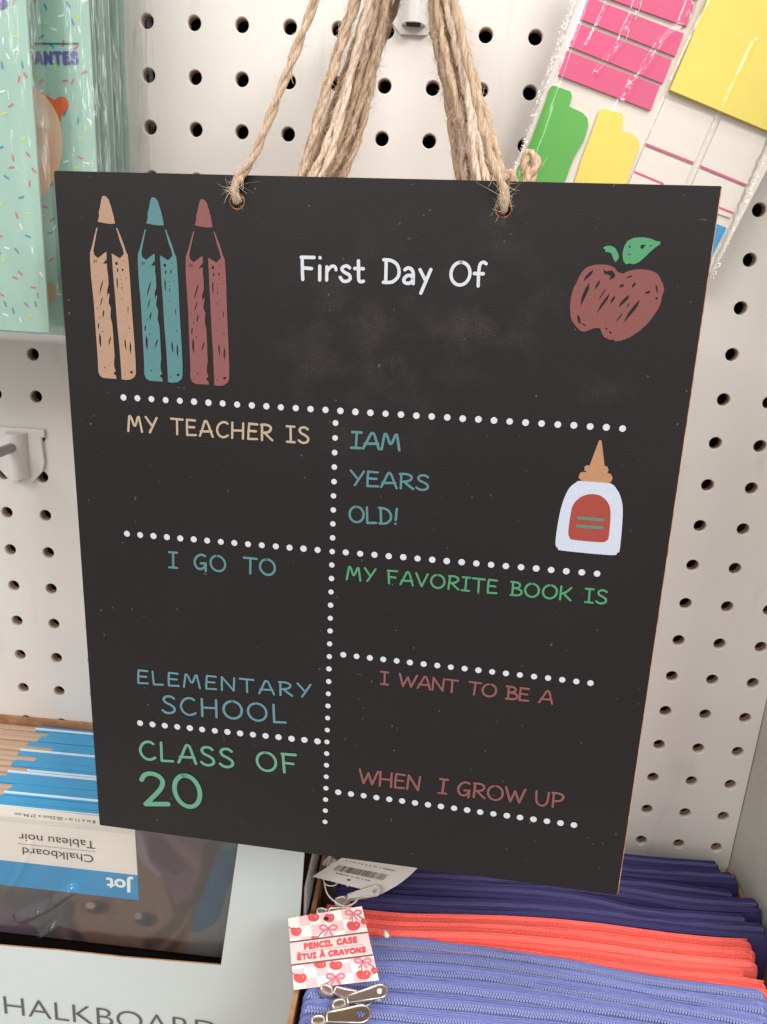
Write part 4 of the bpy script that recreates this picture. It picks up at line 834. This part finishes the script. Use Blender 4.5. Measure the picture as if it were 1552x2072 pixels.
m_silver = mat('nickel', rgb(226, 222, 216), .30, .5, 1.0); m_nyl = mat('clear_nylon', rgb(226, 224, 220), .35, .5)
def slider(o, u, v, z, ang, plen=.017, col=None, tilt=.25, wd=.0075):
    """zip slider body, ring and pull plate"""
    c = zplane(z).P(u, v); rot = Matrix.Rotation(math.radians(ang), 3, 'Z'); ex = rot @ Vector((1, 0, 0)); ey = rot @ Vector((0, 1, 0)); ez = Vector((0, 0, 1))
    ex = (ex + ez * tilt).normalized(); ez = ex.cross(ey)
    mb = MB(); ol = catmull([c + ex * a + ey * b for a, b in ((-.0045, -.002), (-.003, -.0034), (.003, -.0028), (.0045, 0), (.003, .0028), (-.003, .0034), (-.0045, .002))], 3, True); slab(mb, ol, ez, .0032); s_ = mb.build('slider', m_silver, o, bevel=.0005)
    mb = MB(); mb.tube([c + ex * (-.001 + .0032 * math.cos(t * math.pi / 8)) + ez * (.0004 + .0022 * math.sin(t * math.pi / 8)) + ey * .0002 for t in range(17)], .00055, 8); mb.build('bail', m_silver, s_)
    c2 = c + ex * .0035 + ez * .0014; mb = MB(); n = 10; hl = wd / 2
    out = [c2 + ey * -hl * .55, ] + [c2 + ex * (plen - hl) + (ex * math.sin(t * math.pi / n) - ey * math.cos(t * math.pi / n)) * hl for t in range(n + 1)] + [c2 + ey * hl * .55]
    hc = c2 + ex * (plen - hl); hole = [hc + (ex * math.cos(t * math.pi / 6) + ey * math.sin(t * math.pi / 6)) * hl * .45 for t in range(12)]
    flat(mb, [out, hole]); B = [p - ez * .0009 for p in out]; k = len(out); mb.add(out + B, [(i, (i + 1) % k, k + (i + 1) % k, k + i) for i in range(k)]); b2 = [p - ez * .0009 for p in hole]; mb.add(hole + b2, [(i, (i + 1) % 12, 12 + (i + 1) % 12, 12 + i) for i in range(12)])
    mb.build('pull_tab', col or m_silver, s_)
    mb = MB(); mb.tube([p + ez * .0001 for p in out + out[:1]], .00045, 6); mb.build('pull_tab_rim', m_silver, s_)
slider(PO[5][0], 693, 1822, -.4715, 14, .020, m_nyl, .2); slider(PO[3][0], 668, 1742, -.4725, 60, .010)
slider(PO[14][0], 690, 2030, -.4715, 16, .0205, None, .15); slider(PO[15][0], 648, 2064, -.4715, 6, .0215, mat('brass_tint_nickel', rgb(214, 208, 180), .3, .5, 1.0), .15, .0095)
slider(PO[12][0], 665, 2003, -.4735, -16, .020, None, .05); slider(PO[6][0], 655, 1846, -.4725, -12, .015)
mb = MB(); z_ = zplane(-.4690)
mb.tube(catmull([z_.P(*p) for p in ((655, 1780), (662, 1808), (680, 1826), (700, 1834), (718, 1826), (728, 1812))], 6), .00045, 6); mb.build('tag_string', m_nyl, PO[5][0])
mb = MB(); mb.tube(catmull([z_.P(*p) for p in ((652, 1776), (660, 1790), (676, 1792), (690, 1782), (704, 1794))], 6), .00035, 6); mb.build('tag_string', m_nyl, PO[4][0])
mb = MB(); mb.tube([z_.P(766, 1996), z_.P(768, 2010), z_.P(764, 2022)], .0016, 8); mb.build('tag_string', m_nyl, PO[14][0])
mb = MB(); mb.tube([z_.P(778, 1884), z_.P(784, 1896)], .0014, 8); mb.build('tag_string', m_nyl, PO[10][0])

# cherry tag
tp0 = zplane(-.461).P(675, 1918); TP = Plane(tp0, Vector((-.08, -.72, .69)))
ch = empty('hang_tag', tp0, 'square pink cherry-and-bow hang tag printed PENCIL CASE, on the left of the tray', 'tag')
m_tagp = mat('tag_card', rgb(232, 212, 204), .4, .4, coat=.2); m_tpk = mat('pale_pink_print', rgb(230, 176, 178), .4); m_chr = mat('cherry_red_print', rgb(190, 40, 44), .4, col2=rgb(204, 58, 58), nscale=200); m_bow = mat('bow_pink_print', rgb(206, 104, 124), .4); m_band = mat('band_pink_print', rgb(232, 186, 184), .4); m_bar = mat('dark_line_print', rgb(96, 70, 62), .5); m_hl = mat('tag_highlight_print', rgb(238, 150, 150), .4)
ctg = crop(560, 1680, 300 / 1552); TQ = ctg([(120, 922), (890, 795), (1070, 1570), (180, 1670)])
mb = MB(); slab(mb, [TP.P(*p) for p in TQ], TP.n, .0005); mb.build('card', m_tagp, ch)
def bil(a, b): t = [TQ[0][k] * (1 - a) + TQ[1][k] * a for k in (0, 1)]; d = [TQ[3][k] * (1 - a) + TQ[2][k] * a for k in (0, 1)]; return (t[0] * (1 - b) + d[0] * b, t[1] * (1 - b) + d[1] * b)
mb = MB(); M_ = 7
for i in range(M_):
    for j in range(M_):
        if (i + j) % 2: flat(mb, [[TP.P(*bil((i + a) / M_, (j + b) / M_), .00012) for a, b in ((0.01, 0.01), (.99, .01), (.99, .99), (.01, .99))]])
mb.build('checker_print', m_tpk, ch)
def circ(mb, x, y, rx, ry, h, mi=0, a0=0, a1=360):
    n = 20; p = [(x + rx * math.cos(math.radians(a0 + (a1 - a0) * k / n)), y + ry * math.sin(math.radians(a0 + (a1 - a0) * k / n))) for k in range(n + (a1 - a0 < 360))]
    flat(mb, [[TP.P(*q_, h) for q_ in ctg(p)]], mi)
mb = MB(); hm = MB()
for i, (x, y, rx, ry) in enumerate(((203, 1062, 58, 46), (385, 915, 62, 42), (552, 920, 52, 46), (803, 1003, 72, 50), (912, 958, 34, 30), (455, 1410, 66, 36), (618, 1418, 70, 46), (246, 1550, 70, 50), (910, 1515, 78, 50), (1020, 1472, 34, 34), (400, 1126, 40, 20))):
    sh = [(x - rx, y - ry * .3), (x - rx * .6, y - ry), (x, y - ry * .84), (x + rx * .6, y - ry), (x + rx, y - ry * .3), (x + rx * .72, y + ry * .66), (x, y + ry), (x - rx * .72, y + ry * .66)]
    flat(mb, [[TP.P(*q_, .00022) for q_ in rnd(ctg(sh), 3)]]); circ(hm, x + rx * .45, y - ry * .3, rx * .10, ry * .22, .0003)
mb.build('cherry_print', m_chr, ch); hm.build('highlight_print', m_hl, ch)
mb = MB()
for x, y, s_ in ((540, 1030, 1.), (800, 872, .92), (900, 1375, .95), (615, 1540, 1.05)):
    for sd in (-1, 1):
        lp = [(x, y), (x + sd * 40 * s_, y - 34 * s_), (x + sd * 84 * s_, y - 26 * s_), (x + sd * 78 * s_, y + 4 * s_), (x + sd * 36 * s_, y + 12 * s_), (x, y)]
        ribbon(mb, [TP.P(*q_, .00026) for q_ in sm(ctg(lp), 4)], .0011, TP.n)
        ribbon(mb, [TP.P(*q_, .00030) for q_ in sm(ctg([(x, y), (x + sd * 18 * s_, y + 36 * s_), (x + sd * 40 * s_, y + 66 * s_)]), 4)], .0009, TP.n)
mb.build('bow_print', m_bow, ch)
mb = MB()
for pts in ([(790, 960), (790, 910), (800, 880)], [(815, 880), (870, 905), (935, 950)], [(440, 1110), (470, 1070), (520, 1040)], [(560, 1050), (580, 1110)], [(890, 1470), (890, 1420), (900, 1385)], [(920, 1385), (990, 1410), (1030, 1450)], [(510, 1610), (560, 1580), (600, 1550)], [(630, 1550), (660, 1595)], [(130, 1015), (165, 1035)], [(165, 1495), (205, 1525)]):
    ribbon(mb, [TP.P(*q_, .00024) for q_ in ctg(pts)], .0005, TP.n)
mb.build('stalk_print', m_bar, ch)
mb = MB(); flat(mb, [[TP.P(*q_, .00036) for q_ in ctg([(138, 1172), (948, 1068), (1006, 1305), (155, 1412)])]]); mb.build('band_print', m_band, ch)
mb = MB(); ribbon(mb, [TP.P(*q_, .00042) for q_ in ctg([(142, 1172), (943, 1069)])], .0008, TP.n); ribbon(mb, [TP.P(*q_, .00042) for q_ in ctg([(160, 1411), (1000, 1306)])], .0008, TP.n); ribbon(mb, [TP.P(*q_, .00042) for q_ in ctg([(200, 1283), (910, 1192)])], .0002, TP.n); mb.build('line_print', m_bar, ch)
m_red = mat('tag_red_print', rgb(196, 48, 62), .4)
g0, g1 = ctg([(282, 1256), (848, 1180)]); lettering('lettering', 'PENCIL CASE', TP, g0, g1, 14.5, 3.9, m_red, ch, h=.0005, space=.30, wordsp=.3)
g0, g1 = ctg([(212, 1366), (938, 1281)]); lettering('lettering', 'ÉTUI À CRAYONS', TP, g0, g1, 13.5, 3.7, m_red, ch, h=.0005, space=.30, wordsp=.2)
mb = MB(); circ(mb, 515, 925, 26, 22, .0005); mb.build('punched_hole_shade', m_dark, ch)  # flat dark disc, shade of the hole put in as colour
# price tag
PQ = ctg([(370, 485), (1095, 668), (1490, 378), (700, 275)]); pp0 = zplane(-.4655).P(*ctg([(900, 450)])[0]); PP = Plane(pp0, Vector((.05, -.35, .94)))
pr_ = empty('price_tag', pp0, 'white barcode tag lying on the navy pencil cases under the chalkboard corner', 'tag')
nx, ny = 14, 6; vs = []
for k in (0, 1):
    for j in range(ny + 1):
        for i in range(nx + 1):
            a, b = i / nx, j / ny; t = [PQ[0][q_] * (1 - a) + PQ[1][q_] * a for q_ in (0, 1)]; d = [PQ[3][q_] * (1 - a) + PQ[2][q_] * a for q_ in (0, 1)]
            bw = 4 * math.sin(b * math.pi) * max(0, a - .5) * 2
            vs.append(PP.P(t[0] * (1 - b) + d[0] * b + bw, t[1] * (1 - b) + d[1] * b + bw * .8, -.0004 * k))
m1 = (nx + 1) * (ny + 1); fs = [(j * (nx + 1) + i, j * (nx + 1) + i + 1, (j + 1) * (nx + 1) + i + 1, (j + 1) * (nx + 1) + i) for j in range(ny) for i in range(nx)]
mb = MB(); mb.add(vs, fs + [tuple(m1 + k for k in f)[::-1] for f in fs], 0)
rim = [i for i in range(nx)] + [j * (nx + 1) + nx for j in range(ny)] + [ny * (nx + 1) + nx - i for i in range(nx)] + [(ny - j) * (nx + 1) for j in range(ny)]
mb.add(vs, [(rim[k], m1 + rim[k], m1 + rim[(k + 1) % len(rim)], rim[(k + 1) % len(rim)]) for k in range(len(rim))], 0)
mb.build('card', mat('tag_white_card', rgb(222, 218, 212), .5, .4), pr_)
mb = MB(); t = 0; rg = random.Random(5)
while t < 1:
    wdt = rg.choice((.006, .006, .012, .018)); a, b = t, min(1, t + wdt)
    L0 = lambda s_: (590 + 520 * s_, 416 + 109 * s_); L1 = lambda s_: (648 + 520 * s_, 362 + 104 * s_)
    flat(mb, [[PP.P(*q_, .0002) for q_ in ctg([L0(a), L0(b), L1(b), L1(a)])]]); t += wdt + rg.choice((.006, .012, .016))
for s0, s1, A_, B_ in [(x, x + rg.uniform(.015, .035), (615, 452), (1010, 542)) for x in [k * .04 for k in range(25)] if rg.random() < .8] + [(x, x + rg.uniform(.01, .03), (700, 320), (1290, 440)) for x in [k * .035 for k in range(28)] if rg.random() < .7] + [(x, x + .02, (820, 300), (1400, 375)) for x in [k * .035 for k in range(28)] if rg.random() < .5]:
    a = (A_[0] + (B_[0] - A_[0]) * s0, A_[1] + (B_[1] - A_[1]) * s0); b = (A_[0] + (B_[0] - A_[0]) * s1, A_[1] + (B_[1] - A_[1]) * s1)
    flat(mb, [[PP.P(*q_, .0002) for q_ in ctg([a, b, (b[0] + 8, b[1] - 9), (a[0] + 8, a[1] - 9)])]])
mb.build('barcode', m_ink, pr_)
mb = MB(); flat(mb, [[PP.P(*q_, .0003) for q_ in ctg(blob((755, 520), 22, 9, 12))]]); mb.build('punched_hole_shade', m_dark, pr_)  # dark patch painted in place of a shaded hole
